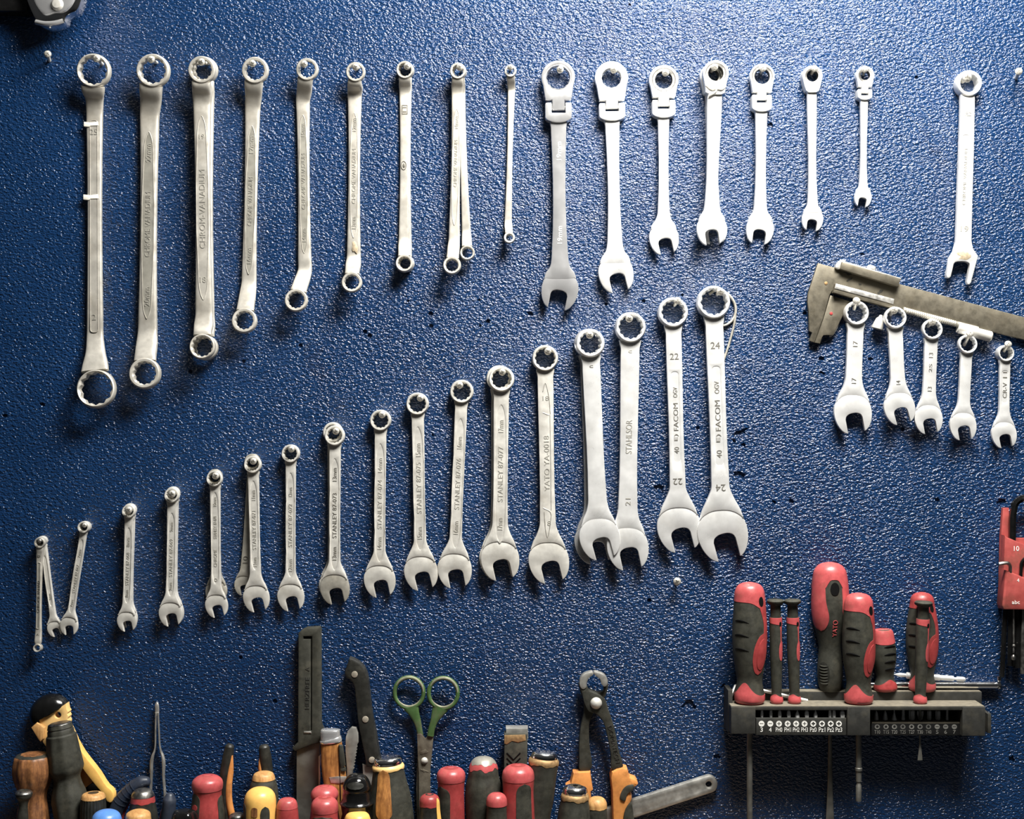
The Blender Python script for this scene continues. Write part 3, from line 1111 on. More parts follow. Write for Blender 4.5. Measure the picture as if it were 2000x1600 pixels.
def ratchet(label, A, r, hole, collar, B, R, w, scr=None, short='', h0=8.0, tilt=0.2, clip=False, w2=None, txt=()):
    th = max(8.0, w * 0.36)
    h1 = h0 + th
    ht = h1 + 5
    if not scr:
        A, B = settle(A, B, hole, h0 + th * 0.6)
    t = T('ratchet_wrench', label, 'wrench', A[0], A[1], h1, 'ratchet wrenches in the top row')
    q = t.px(B[0], B[1], h0 + th / 2)
    B = (q.x, q.y)
    d, n, L = axes(A, B)
    w2 = w2 or w
    P = lambda l, a: (A[0] + n.x * l + d.x * a, A[1] + n.y * l + d.y * a)
    arc = [(r * math.cos(a), r * math.sin(a)) for a in [math.radians(x) for x in range(-202, 23, 6)]]
    body = arc + [(r * 0.80, r * 0.98), (w * 0.66, r * 1.48), (w * 0.40, r * 1.62), (-w * 0.40, r * 1.62), (-w * 0.66, r * 1.48), (-r * 0.80, r * 0.98)]
    b = Bm()
    plate(b, [P(*q) for q in body], 0.0 if h0 < 15 else h0 - 1, ht, 1.8, [[P(collar * math.cos(2 * PI * i / 40), collar * math.sin(2 * PI * i / 40)) for i in range(40)]])
    head = t.add('ratchet_head', b, 'polished_steel')
    b = Bm()
    ring(b, A, collar + 0.8, hole, h0 - 1, ht - 0.6, 12, 0, (d.x, d.y), star=0.06)
    t.add('collar', b, 'bushing_steel', head)
    if clip:
        b = Bm()
        tube(b, [P(-r * 0.72, r * 0.95) + (ht,), P(-r * 0.3, r * 1.25) + (ht + 1,), P(r * 0.1, r * 1.2) + (ht + 1,), P(r * 0.5, r * 1.22) + (ht + 1,), P(r * 0.8, r * 0.95) + (ht,)], 2.2, 8, sub=5)
        tube(b, [P(r * 0.1, r * 1.0) + (ht + 1,), P(r * 0.05, r * 1.35) + (ht + 1,), P(-r * 0.5, r * 1.75) + (ht,)], 2.0, 8, sub=5)
        t.add('spring_clip', b, 'satin_steel', head)
    left = spline([(-w * 0.5, r * 1.2), (-w * 0.5, r * 2.2), (-w2 * 0.5, L - R * 2.0), (-w2 * 0.53, L - R * 1.6), (-max(w2 * 0.60, R * 0.55), L - R * 1.2), (-R * 0.82, L - R * 0.80), (-R * 0.90, L - R * 0.5)], 5)
    loop = [P(*q) for q in left] + [P(-R * 0.4, L - R * 0.45), P(R * 0.4, L - R * 0.45)] + [P(-q[0], q[1]) for q in reversed(left)]
    b = Bm()
    plate(b, loop, h0, h1, min(2.2, th * 0.3))
    sh = t.add('shank', b, 'polished_steel')
    b = Bm()
    plate(b, jaw_loop(B, d, n, R, tilt), h0 + 0.5, h1 - 0.5, min(1.8, th * 0.25))
    t.add('open_end', b, 'polished_steel')
    if txt:
        letters(t, A, d, n, [(q[0], q[1] - A[1]) + tuple(q[2:]) for q in txt], h1, 'stamp_soft', sh, 0.4)
    if scr:
        screw(scr, hang(t, A, hole, h1 - 2, scr, ht + 12, 6.8), ht + 12, 6.8, short)


ratchet('ratchet wrench with a spring clip under its head, front one of the fourth ratchet pair', (1397.5, 144), 25.5, 14.5, 20, (1388, 446), 27.5, 29, (1396, 131), 'the ratchet wrench with the spring clip', h0=22, clip=True, tilt=0.16, w2=26)
ratchet('ratchet wrench showing only at the left edge behind the spring clip one', (1390, 152), 23.5, 13, 18, (1393, 448), 26, 25, h0=1.5, tilt=0.16)
ratchet('small solid-head ratchet wrench between the two smallest flex-head ratchets', (1586, 149), 20, 11, 14, (1587, 427), 20.5, 19, (1591, 133), 'the small solid-head ratchet wrench', tilt=-0.14,
        txt=(('10mm', 224, 12, 6, 2), (CV, 300, 56, 6)))

# ---------------------------------------------------------------- the lone fork wrench at the right


def fork_wrench():
    A = (1892, 163)
    h0, th = 9, 11
    h1 = h0 + th
    t = T('fork_wrench', 'long wrench with a square two-pronged fork, alone at the top right', 'wrench', A[0], A[1], h1)
    b = Bm()
    ring(b, A, 25.8, 17.5, 0.0, h0 + 16, 12, 0.0, (0, 1), star=0.05)
    t.add('box_end', b, 'polished_steel')
    lo = [(1876.5, 180), (1877, 205), (1874, 300), (1870, 400), (1869, 440), (1868, 470), (1863, 490)]
    ro = [(1904.5, 180), (1904.5, 205), (1902.5, 300), (1899.5, 400), (1898.5, 440), (1898, 470), (1901, 486)]
    loop = [(x, y) for x, y in lo] + [(1855, 503), (1852, 520), (1848.5, 536), (1850, 542.5), (1854, 543.5), (1857.5, 540), (1862, 521)] + \
        spline([(1863, 516), (1866, 512.5), (1875, 510.5), (1888, 511.5), (1893.5, 515), (1894, 522)], 4) + [(1888.5, 550), (1890, 555), (1893.5, 556), (1897, 552), (1902, 533), (1909.5, 505), (1911, 500)] + ro[::-1]
    pl = panel_loop(A, Vector((-0.045, 0.999)), Vector((0.999, 0.045)), 101, 260, 6.2, 'round')
    b = Bm()
    plate(b, loop, h0, h1, 1.8, [pl])
    sh = t.add('shank', b, 'polished_steel', label='shank ending in a square fork')
    b = Bm()
    plate(b, offset(pl if area(pl) > 0 else pl[::-1], -0.5), h1 - 4, h1 - 1.0)
    t.add('recessed_panel', b, 'polished_steel', sh)
    for (s_, c_, x_, l_, g_, z_) in ((CV, (1885, 345), (0.045, -1), 110, 6, h1 - 1), ('19', (1891, 222), (0.04, -1), 8, 12, h1), ('19', (1884, 447), (1, 0.04), 15, 11, h1)):
        b = Bm()
        text(b, s_, c_, x_, l_, g_, z_)
        t.add('name_stamp' if len(s_) > 4 else 'size_stamp', b, 'stamp_soft', sh, smooth=0)
    b = Bm()
    plate(b, chip(1883, 498, 16, 5, 14, 0.6), h1 - 1, h1 + 0.4, 0.2)
    t.add('rust_spot', b, 'rust_faint', sh, label='tan rust stain')
    screw((1889, 151), hang(t, A, 17.5, h0 + 8, (1889, 151), h0 + 32, 9.5), h0 + 32, 9.5, 'the long fork wrench alone at the top right')


fork_wrench()

# ---------------------------------------------------------------- lower row: combination wrenches, left to right
mini = double_box('tiny flat wrench with a ring at both ends, leftmost in the lower row', (79, 1059.5), 10.6, 7.2, (74.5, 1265.5), 8, 5.5, 11.5, ((77.5, 1090), (75.3, 1235)), h0=12, rise=3,
                  panel=(1098, 1228, 3.6, 'round'), txt=(('8', 1085, 6, 6, 2), ('CHROME VANAD', 1165, 62, 5), ('6', 1240, 5, 6, 2)), scr=(77, 1057), short='the tiny wrenches at the far left', scr_r=4.2,
                  group='combination wrenches in the rising lower row', stamp='stamp_dark', scr_mat='bushing_steel')
combo('tiny open-ended wrench slanting right from behind the leftmost tiny ring wrench', (80, 1062), 9.5, 6.5, (103, 1232), 14.5, 11.5, h0=0.2, panel=(30, 128, 3, 'oval'), txt=(('6mm', 110, 12, 4),))
combo('tiny wrench leaning to the left, second screw of the lower row', (165, 1029.5), 11.5, 8, (135, 1220), 17, 13, h0=0.2, panel=(25, 168, 4, 'oval'), txt=(('7mm', 52, 16, 5), ('STANLEY 87-067', 102, 56, 5), ('7mm', 150, 14, 5)),
      scr=(165, 1026), short='the tiny wrench that leans left', scr_r=4.6)
combo('small wrench with 8mm stamp hanging straight, third screw of the lower row', (253, 999), 13, 9.5, (247.5, 1211), 18.5, 17, h0=13.0, panel=(32, 178, 5, 'oval'), txt=(('8mm', 60, 18, 6), ('STANLEY 87-068', 112, 64, 6), ('8mm', 160, 14, 6)),
      scr=(251, 996.5), short='the 8mm wrench', scr_r=7.4)
combo('small wrench peeking out to the right behind the 8mm one', (255, 1001), 12.5, 9, (250, 1210), 17.5, 17, h0=0.2)
combo('small wrench with 9mm stamp and rounded dark jaw mark, fourth screw of the lower row', (337, 967.5), 14.5, 10.2, (333, 1196), 22.5, 19, h0=13.0, panel=(35, 196, 5.5, 'oval'), txt=(('9mm', 62, 18, 6), ('STANLEY 87-069', 122, 74, 6), ('9mm', 178, 16, 6)),
      scr=(335.5, 965), short='the 9mm wrench', scr_r=7.4, face='dull')
combo('small wrench peeking out to the right behind the 9mm one', (339, 969), 13.5, 10, (336, 1198), 22, 19, h0=0.2)
combo('slim bright wrench whose jaw overlaps a wider dull jaw behind it', (420, 935), 15.6, 12, (422.5, 1180), 21.5, 19.5, h0=13.0, panel=(27, 205, 5.5, 'oval'), txt=(('10mm', 45, 18, 6), ('STANLEY 87-070', 95, 44, 6), ('CHROME', 155, 34, 6), ('10', 200, 12, 6)),
      scr=(421, 929.5), short='the overlapped pair of slim wrenches', scr_r=7)
combo('short dull wrench whose wide jaw shows behind the slim bright wrench', (419, 936), 14.5, 11, (421, 1158), 20.5, 18, h0=0.2, mat='dull_steel', tilt=-0.1)
combo('bright wrench with 11mm stamp in front of a left-leaning dull one', (494.5, 907.5), 17, 12.4, (500, 1165), 25, 21, h0=13.0, panel=(32, 205, 6, 'oval'), txt=(('11mm', 60, 20, 7), ('STANLEY 87-071', 128, 76, 7), ('11mm', 190, 18, 7)),
      scr=(494.5, 901), short='the 11mm wrench and the dull one behind it', scr_r=6.6)
combo('dull wrench stamped 10, leaning left behind the bright 11mm wrench', (489, 911), 15.5, 11.5, (472, 1150), 18.5, 17, h0=0.2, mat='dull_steel', txt=(('10', 192, 14, 9, 0),), stamp='stamp_dark')
combo('wrench stamped 12mm, hanging alone on the seventh screw of the lower row', (568, 886), 17.6, 13, (567.5, 1162.5), 25.5, 19.5, h0=0.2, panel=(38, 240, 6, 'oval'), txt=(('12mm', 75, 18, 7), ('STANLEY 87-072', 140, 84, 7), ('12mm', 218, 24, 7)),
      scr=(569, 877.5), short='the 12mm wrench', scr_r=6.4)
combo('wrench with tan jaw and 13mm stamp, front one of a close pair', (654.5, 851), 19.8, 14.5, (653.5, 1146), 28, 22, h0=13.0, panel=(45, 262, 7, 'oval'), txt=(('13mm', 76, 26, 8), ('STANLEY 87-073', 156, 88, 8), ('13mm', 230, 26, 8)),
      scr=(656, 842.5), short='the 13mm pair of wrenches', stamp='stamp_dark', scr_r=6.6, jawmat='dull_steel')
combo('wrench showing as a bright left edge behind the 13mm one', (650, 854), 19.5, 14.5, (651, 1152), 28.5, 22, h0=0.2)
combo('wrench stamped STANLEY 87-074 and 14mm at both ends', (743.5, 821), 20.6, 15.6, (741, 1130), 30, 22.5, h0=0.2, panel=(46, 275, 7.5, 'oval'), txt=(('14mm', 88, 28, 8), ('STANLEY 87-074', 164, 96, 8), ('14mm', 240, 24, 8)),
      scr=(746.5, 810), short='the 14mm wrench', scr_r=6.8, stamp='stamp_soft')
combo('wrench stamped STANLEY 87-075 and 15mm at both ends', (815.5, 789), 22, 16.8, (821.5, 1114), 32, 24, h0=0.2, panel=(45, 285, 8, 'oval'), txt=(('15mm', 90, 26, 9), ('STANLEY 87-075', 164, 100, 9), ('15mm', 252, 24, 9)),
      scr=(821, 777.5), short='the 15mm wrench', scr_r=6.8)
combo('wrench stamped STANLEY 87-076 and 16mm, leaning slightly left', (902, 765), 23, 17.6, (887.5, 1109), 32.5, 24, h0=0.2, panel=(53, 305, 8, 'oval'), txt=(('16mm', 100, 24, 9), ('STANLEY 87-076', 180, 100, 9), ('16mm', 266, 26, 9)),
      scr=(898, 752.5), short='the 16mm wrench', scr_r=6.8, jawmat='satin_steel')
combo('wrench stamped STANLEY 87-077 and 17mm, front one of a close pair', (979.5, 741), 25, 19.4, (976, 1089), 36.5, 30, h0=15.5, panel=(50, 318, 8.5, 'oval'), txt=(('17mm', 92, 24, 10), ('STANLEY 87-077', 185, 108, 10), ('17mm', 282, 24, 10)),
      scr=(981, 727), short='the 17mm pair of wrenches', scr_r=6.8)
combo('wrench showing as a thin left edge behind the 17mm one', (975, 743), 25, 19.4, (973, 1092), 36.5, 30, h0=0.2)


def stepped(t_label):
    t = combo(t_label, (1064.5, 700), 25.6, 20, (1071, 1092), 38.5, 31, h0=0.2, txt=(('18', 78, 12, 9, 2), ('YATO YA-0018', 205, 108, 10), ('18', 322, 12, 9, 2)),
              scr=(1070, 686.5), short='the 18mm wrench', scr_r=7, stamp='stamp_soft', jawmat='satin_steel')
    b = Bm()
    hh = 4 + 31 * 0.25 + max(8.0, 31 * 0.30)
    for (pts) in ([(1060, 765), (1065, 748), (1070, 765), (1074, 800), (1074, 810), (1060, 806)], [(1061, 992), (1075, 1000), (1075, 1020), (1069, 1050), (1064, 1020), (1063, 1000)]):
        tube(b, [(p[0], p[1], hh) for p in pts], 0.8, 6, sub=3)
    tube(b, [(1074, 812, hh), (1075.5, 900, hh), (1076.5, 996, hh)], 0.7, 6)
    t.add('panel_rim', b, 'stamp_soft')
    return t


stepped('wrench stamped YATO and 18 with a tan jaw, left of the plain white pair')
combo('broad plain wrench overlapping a shiny second jaw behind it', (1152.5, 671), 28, 21.6, (1170, 1046), 38.5, 35, h0=17.6, mat='polished_steel', txt=(('c', 45, 7, 5, 2),), w2=36,
      scr=(1152, 654.5), short='the broad plain wrench pair', scr_r=7, stamp='stamp_dark', step=0.4)
combo('polished wrench whose jaw sticks out to the left behind the broad plain wrench', (1149, 674), 28.5, 21.6, (1160, 1058), 38, 34, h0=0.2, mat='chrome', step=0.4)
combo('broad plain wrench stamped STAHLSOR 21, its left prong behind the next jaw', (1231, 640), 30, 23.6, (1225, 1065), 39.5, 37, h0=0.2, mat='polished_steel', txt=(('c', 47, 7, 5, 2), ('STAHLSOR', 213, 66, 12), ('21', 340, 14, 10)),
      scr=(1229, 622.5), short='the wrench stamped STAHLSOR', scr_r=7.2, step=0.4, scr_base=(1226, 638))
FT = (('FACOM', 208, 64, 10, 0), ('40', 282, 16, 10, 0), ('OGV', 150, 34, 9, 0))
combo('wrench stamped 22 and FACOM with a rounded recessed panel', (1314, 610.5), 29.5, 23, (1325.5, 1027), 42, 31, h0=0.2, mat='polished_steel', panel=(116, 292, 6.8, 'round'),
      txt=(('22', 86, 17, 12, 2, 0, True), ('OGV', 156, 20, 8), ('FACOM', 204, 54, 9), ('E)', 244, 13, 9), ('40', 269, 13, 9), ('22', 330, 18, 12, 3, 0, True)), scr=(1323.5, 586.5), scr_base=(1311, 596),
      short='the wrench stamped 22', stamp='stamp_dark', scr_r=7.2, face='same')
combo('largest wrench of the lower row, stamped 24 and FACOM, rightmost there', (1393, 591), 32.5, 26, (1410, 1037), 48, 35, h0=0.2, mat='polished_steel', panel=(125, 318, 7.6, 'round'),
      txt=(('24', 84, 18, 13, 2, 0, True), ('OGV', 166, 24, 9), ('FACOM', 221, 60, 10), ('E)', 265, 16, 10), ('40', 296, 15, 10), ('24', 362, 19, 13, 3, 0, True)), scr=(1407, 569.5), scr_base=(1399, 576),
      short='the largest wrench and the wire loop', stamp='stamp_dark', scr_r=7.4, face='same')

tw = T('wire_hook', 'bent steel wire loop hanging behind the largest wrench, to its right', 'wire hook', 1420, 600, 6)
b = Bm()
tube(b, [(1385, 575, 6), (1400, 566, 6), (1420, 573, 5), (1434, 590, 4), (1437, 610, 4), (1430, 626, 4), (1414, 636, 5), (1395, 634, 6)], 2.6, 10, sub=6)
tube(b, [(1437, 604, 4), (1436, 622, 4), (1427, 662, 4), (1413, 706, 4), (1402, 738, 4)], 2.3, 10, sub=5)
tw.add('wire', b, 'dull_steel')

# ---------------------------------------------------------------- right group: five short combination wrenches
SG = 'short wrenches under the caliper'
SRT = 9
combo('short wrench stamped 17, largest of the five below the caliper', (1671.5, 612), 24, 18.6, (1664.5, 803), 36, 31.5, h0=0.2, mat='polished_steel', txt=(('17', 60, 11, 9, 0), ('17', 132, 11, 9, 0)), scr=(1673, 586.5), scr_base=(1655, 610),
      short='the largest short wrench, beside the caliper jaws', group=SG, stamp='stamp_dark', scr_r=7.4, step=0.3)
combo('short wrench with a scuffed grey neck, second of the five below the caliper', (1747, 621.5), 21.8, 17, (1755.5, 793.5), 29.5, 28, h0=22.9, mat='polished_steel', txt=(('14', 126, 8, 8, 0),), scr=(1746.5, 605.5), scr_base=(1731, 628),
      short='the short wrench with the scuffed neck', group=SG, stamp='stamp_dark', scr_r=7.4, step=0.3)
combo('short wrench stamped 13, middle one of the five below the caliper', (1819, 644), 20.2, 15.6, (1812.5, 815), 26.8, 25.5, h0=20.5, mat='polished_steel', txt=(('13', 50, 10, 8, 0), ('2S', 75, 16, 6, 0), ('13', 116, 9, 8, 0)), scr=(1821, 628.5), scr_base=(1803, 654),
      short='the short wrench stamped 13', group=SG, stamp='stamp_dark', scr_r=7.2, step=0.3)
combo('plain short wrench, second from the right edge below the caliper', (1888, 673), 18.8, 14.4, (1880, 829), 25.5, 22.5, h0=20.8, mat='polished_steel', scr=(1895, 651), scr_base=(1878, 676),
      short='the plain short wrench', group=SG, scr_r=7.2, step=0.3)
combo('smallest short wrench with dark stamped panel, at the right edge below the caliper', (1962.5, 690.5), 16.2, 12.2, (1960, 846), 24, 20.5, h0=0.2, mat='polished_steel', panel=(34, 96, 5.5, 'round'), txt=(('11', 42, 12, 8, 0), ('CR-V', 72, 30, 8, 0)), scr=(1969.5, 671.5), scr_base=(1953, 696),
      short='the smallest short wrench', group=SG, stamp='stamp_dark', scr_r=7.2, step=0.3)

screw((93, 105), (98, 123), 44, 7, '', 'bare screw at the far upper left, holding nothing')
screw((1990, 139), (1983, 157), 44, 7.4, '', 'bare screw at the upper right edge, holding nothing')
screw((1322.5, 1136.5), (1321, 1132), 22, 7.8, '', 'bare screw below the largest wrench jaws, driven in flush')

# ---------------------------------------------------------------- caliper


def caliper():
    t = T('vernier_caliper', 'worn grey vernier caliper hanging slanted behind the five short wrenches', 'caliper', 1700, 600, 10)
    b = Bm()
    plate(b, [(1597, 514), (1640, 526), (1760, 556), (2000, 620), (2260, 689), (2260, 734), (2000, 664), (1740, 598), (1625, 568), (1620, 576), (1607, 622), (1590, 669.5), (1580.5, 666), (1585.5, 650), (1580, 647), (1578.5, 605),
              (1576.5, 590), (1578, 572)], 5, 13, 1.2)
    beam = t.add('beam', b, 'caliper_steel')
    b = Bm()
    plate(b, [(1621, 577), (1660, 589), (1657, 598), (1648, 612), (1631, 645), (1627, 655), (1608, 655), (1605, 659), (1601, 671.5), (1590.5, 669.5), (1607.5, 623)], 5, 13.5, 1.0)
    sl = t.add('sliding_jaw', b, 'caliper_steel')
    b = Bm()
    plate(b, [(1628, 556), (1741.5, 586), (1739, 603.5), (1624, 573)], 10, 26, 1.0)
    t.add('slider_bar', b, 'caliper_steel', sl)
    b = Bm()
    plate(b, [(1628.5, 555.5), (1742, 585.5), (1740, 595.5), (1626, 565)], 20, 27.5, 1.0)
    t.add('slider_lit_face', b, 'bright_edge', sl)  # lit top face of the slider bar, put in as paler steel
    b = Bm()
    plate(b, [(1641, 513), (1755, 546), (1751, 562), (1637, 527)], 6, 26, 2.0)
    t.add('clamp_block', b, 'caliper_steel', sl)
    b = Bm()
    plate(b, [(1642, 511), (1756, 544.5), (1755.5, 547.5), (1641, 514)], 4, 24, 0.5)
    t.add('clamp_edge', b, 'bright_edge', sl)
    b = Bm()
    plate(b, spline([(1629, 524), (1634, 514), (1642, 508), (1648, 510), (1648, 516), (1641, 519), (1638, 527)], 4, True), 6, 20, 1.5)
    t.add('inside_jaw', b, 'bright_edge', sl)
    b = Bm()
    Lathe((1698, 532, 16), (0.25, -0.97, 0), [(0, 3), (5, 3), (5.5, 8), (9, 8.6), (12, 7.5), (13, 0.01)]).solid(b, n=24)
    t.add('lock_screw', b, 'satin_steel', sl)
    b = Bm()
    plate(b, spline([(1645, 617), (1639, 632), (1634, 645), (1627, 655), (1621, 659), (1623, 650), (1628, 640), (1636, 622)], 4, True), 3, 10, 1.0)
    t.add('inside_jaw', b, 'bright_edge', sl)
    # fine adjusting rod and sleeve
    dx = Vector((166, 44, 0)).normalized()
    b = Bm()
    pr = [(0, 6)]
    for i in range(26):
        pr += [(4 + i * 4, 6.2), (6 + i * 4, 5.4)]
    pr += [(112, 6), (150, 6.2)]
    Lathe((1762, 606, 16), dx, pr).solid(b, n=20)
    t.add('adjusting_rod', b, 'dull_steel', beam)
    b = Bm()
    Lathe((1868, 641, 16), dx, [(0, 8.5), (2, 10), (66, 10.5), (68, 9), (68, 0.01)]).solid(b, n=24)
    t.add('sleeve', b, 'satin_steel', beam)
    b = Bm()
    Lathe((1720, 616, 14), (-0.30, 0.95, 0), [(0, 3), (4, 4), (8, 7.5), (26, 11.5), (28, 11), (28, 0.01)]).solid(b, n=24)
    t.add('thumb_knob', b, 'satin_steel', sl)
    b = Bm()
    plate(b, chip(1655, 533, 12, 3, 16, 0.5, 0.25), 12.6, 13.5, 0)
    plate(b, chip(1659, 546, 8, 4, 16, 0.45, -0.4), 12.6, 13.5, 0)
    plate(b, chip(1718, 571, 8, 6, 14, 0.45, -0.7), 12.6, 13.5, 0)
    plate(b, chip(1679, 556, 4, 9, 10, 0.5, 0.2), 12.6, 13.5, 0)
    t.add('oil_stain', b, 'oil_stain', beam)
    b = Bm()
    plate(b, circle(1612.5, 553.5, 3.2, 16), 12, 13.8, 0.4)
    t.add('rivet', b, 'rust_patch', beam)
    b = Bm()
    plate(b, circle(1622.5, 612.5, 3.2, 16), 12, 14.3, 0.4)
    t.add('rivet', b, 'red_plastic', sl, label='small dark red dot')


caliper()

# ---------------------------------------------------------------- chrome tool in the upper left corner


def corner_tool():
    t = T('chrome_spanner_head', 'polished chrome tool head cut off by the upper left corner', 'wrench', 100, 0, 40)
    b = Bm()
    plate(b, spline([(40, -60), (52, -5), (62, 22), (72, 42), (80, 53), (92, 57), (108, 56), (121, 53), (131, 47), (133, 38), (142, 30), (152, 26), (162, 8), (166, -8), (168, -60)], 5), 24, 52, 7)
    hd = t.add('head', b, 'mirror_chrome')
    b = Bm()
    plate(b, spline([(66, -60), (68, -6), (78, 20), (92, 34), (112, 30), (130, 28), (144, 16), (152, 0), (154, -60)], 5), 50, 58, 5)
    t.add('face_plate', b, 'chrome', hd)
    b = Bm()
    Lathe((118, 14, 55), (0, 0, 1), [(0, 13), (4, 12), (8, 8), (9, 0.01)]).solid(b, n=24)
    t.add('pivot', b, 'satin_steel', hd)
    b = Bm()
    tube(b, [(74, 46, 50), (92, 50, 53), (112, 49, 53), (127, 44, 50)], 5, 12, sub=5)
    t.add('rim', b, 'chrome', hd)
    b = Bm()
    box(b, -120, 52, -90, 20, 0, 34, 6)
    t.add('grip', b, 'gloss_black', label='black block at the left of the head')


corner_tool()

# ---------------------------------------------------------------- screwdriver rack


def rack():
    t = T('screwdriver_rack', 'long black plastic screwdriver and bit rack fixed low on the right', 'tool rack', 1675, 1390, 40)
    X = lambda x, h: t.px(x, 1390, h).x
    Y = lambda y, h: t.px(1675, y, h).y
    yt_back = Y(1352, 25)
    b = Bm()
    box(b, X(1426, 25), X(1918, 25), yt_back, Y(1384, 25), 0, 25, 2)
    t.add('back_rail', b, 'rack_plastic')
    b = Bm()
    plate(b, [(X(1432, 20), yt_back - 1.2), (X(1914, 20), yt_back - 1.2), (X(1914, 20), yt_back), (X(1432, 20), yt_back)], 1, 23.5, 0.3)
    t.add('rail_top', b, 'dusty_ledge')
    yt = Y(1381, 80)
    yb = Y(1437, 80)
    x0, x1 = X(1428, 80), X(1925, 80)
    b = Bm()
    box(b, x0, x1, yt, yt + 7, 20, 79, 1.5)
    t.add('top_slab', b, 'rack_plastic')
    b = Bm()
    box(b, x0 + 1, x1 - 1, yt - 0.8, yt, 26, 77, 0.3)
    t.add('slab_dust', b, 'dusty_ledge')
    b = Bm()
    box(b, x0 + 2, X(1700, 40), yt + 7, yb, 4, 40)
    box(b, X(1700, 18), x1 - 2, yt + 7, yb, 4, 18)
    t.add('core', b, 'rack_black')
    for (a, c, y0, y1, hh) in ((1428, 1476, 1382, 1434, 81), (1655, 1700, 1382, 1437, 81), (1880, 1925, 1382, 1438, 81)):
        b = Bm()
        box(b, X(a, hh), X(c, hh), Y(y0, hh), Y(y1, hh), 30, hh, 1.5)
        t.add('end_block', b, 'rack_plastic')
    b = Bm()
    box(b, X(1477, 79), X(1653, 79), Y(1403.5, 79), Y(1436.5, 79), 40, 79, 1.0)
    lp = t.add('label_panel', b, 'rack_plastic')
    b = Bm()
    for i, (x, s) in enumerate(zip((1487.5, 1504.5, 1521.5, 1538.5, 1555, 1571.5, 1588.5, 1605.5, 1622.5, 1638.5), ('3', '4', 'PH0', 'PH1', 'PH2', 'PH3', 'Pz0', 'Pz1', 'Pz2', 'Pz3'))):
        c = (X(x, 79), Y(1414, 79))
        if i < 2:
            hl = [[(c[0] - 3.4, c[1] - 0.8), (c[0] + 3.4, c[1] - 0.8), (c[0] + 3.4, c[1] + 0.8), (c[0] - 3.4, c[1] + 0.8)]]
        else:
            q = 3.6
            w = 0.8 if i < 6 else 1.4
            hl = [[(c[0] - w, c[1] - q), (c[0] + w, c[1] - q), (c[0] + w, c[1] - w), (c[0] + q, c[1] - w), (c[0] + q, c[1] + w), (c[0] + w, c[1] + w), (c[0] + w, c[1] + q), (c[0] - w, c[1] + q), (c[0] - w, c[1] + w), (c[0] - q, c[1] + w),
                   (c[0] - q, c[1] - w), (c[0] - w, c[1] - w)]]
        plate(b, circle(c[0], c[1], 5.6, 24), 78.6, 79.5, 0, hl)
        text(b, s, (c[0], Y(1425.5, 79)), (1, 0), 5 if len(s) == 1 else 12.5, 8.5, 79, 0.5)
    t.add('printed_marks', b, 'white_paint', lp, smooth=0)
    b = Bm()
    box(b, X(1702, 66), X(1879, 66), Y(1414, 66), Y(1437, 66), 18, 66, 0.8)
    rp = t.add('bit_tray', b, 'rack_black')
    b = Bm()
    xs = (1711.5, 1729, 1746.5, 1764, 1781, 1797.5, 1815, 1832, 1850, 1866.5)
    ytray = Y(1414, 66)
    box(b, X(1703, 64), X(1877, 64), ytray - 3.0, ytray, 18, 65, 0.8)
    t.add('tray_ledge', b, 'dusty_ledge', rp)
    b = Bm()
    for x in xs:
        Lathe((X(x, 46), ytray - 2.7, 46), (0, -1, 0), [(0, 6.4), (0.3, 6.4), (0.31, 0.01)]).solid(b, n=20)
    t.add('bit_hole', b, 'recess_black', rp)
    b = Bm()
    for i, (x, s) in enumerate(zip((1713.5, 1730.5, 1747, 1763.5, 1780.5, 1797, 1813.5, 1830.5, 1847, 1864), ('T10', 'T15', 'T20', 'T25', 'T27', 'T30', 'T40', '5', '6', '7'))):
        c = (X(x, 66), Y(1419.8, 66))
        if i < 7:
            hl = [circle(c[0], c[1], 2.6, 12)]
        else:
            hl = [[(c[0] - 3, c[1] - 0.7), (c[0] + 3, c[1] - 0.7), (c[0] + 3, c[1] + 0.7), (c[0] - 3, c[1] + 0.7)]]
        plate(b, circle(c[0], c[1], 5.0, 20, 4.6), 65.6, 66.5, 0, hl)
        text(b, s, (c[0], Y(1430, 66)), (1, 0), 11 if len(s) > 1 else 5, 7, 66, 0.5)
    t.add('printed_marks', b, 'pale_steel', rp, smooth=0)
    for (a, c, y0, y1) in ((1420, 1429, 1346, 1428), (1925, 1932, 1392, 1430)):
        b = Bm()
        box(b, X(a, 40), X(c, 40), Y(y0, 40), Y(y1, 40), 2, 52, 1.2)
        t.add('side_clip', b, 'rack_plastic')
    # bits
    marks = ['3', '4', 'PH0', 'PH1', 'PH2', 'PH3', 'Pz0', 'Pz2', 'Pz2 right', 'Pz3']
    GB = 'screwdriver bits in the rack'
    for i, (x, r, kind, s) in enumerate(((1487, 3.0, 'p', '3'), (1504.5, 3.2, 'p', '4'), (1521.5, 4.2, 'x', 'PH0'), (1539, 4.6, 'x', 'PH1'), (1556, 4.8, 'c', 'PH2'), (1574, 5.2, 'x', 'PH3'), (1591.5, 4.2, 'c', 'Pz0'),
                                         (1619.5, 3.2, 'p', 'gap between Pz1 and Pz2'), (1627.5, 3.6, 'p', 'Pz2'), (1643.5, 5.8, 'x', 'Pz3'))):
        bt = T('screwdriver_bit', 'small steel bit above the %s mark, rack left half' % s, 'screwdriver bit', x, 1400, 62, GB)
        yb_ = bt.yz(t.loc.z + (t.y - Y(1403.5, 79)) * t.k)
        tp = bt.px(x, 1385.5, 62).y
        Lb = yb_ - tp
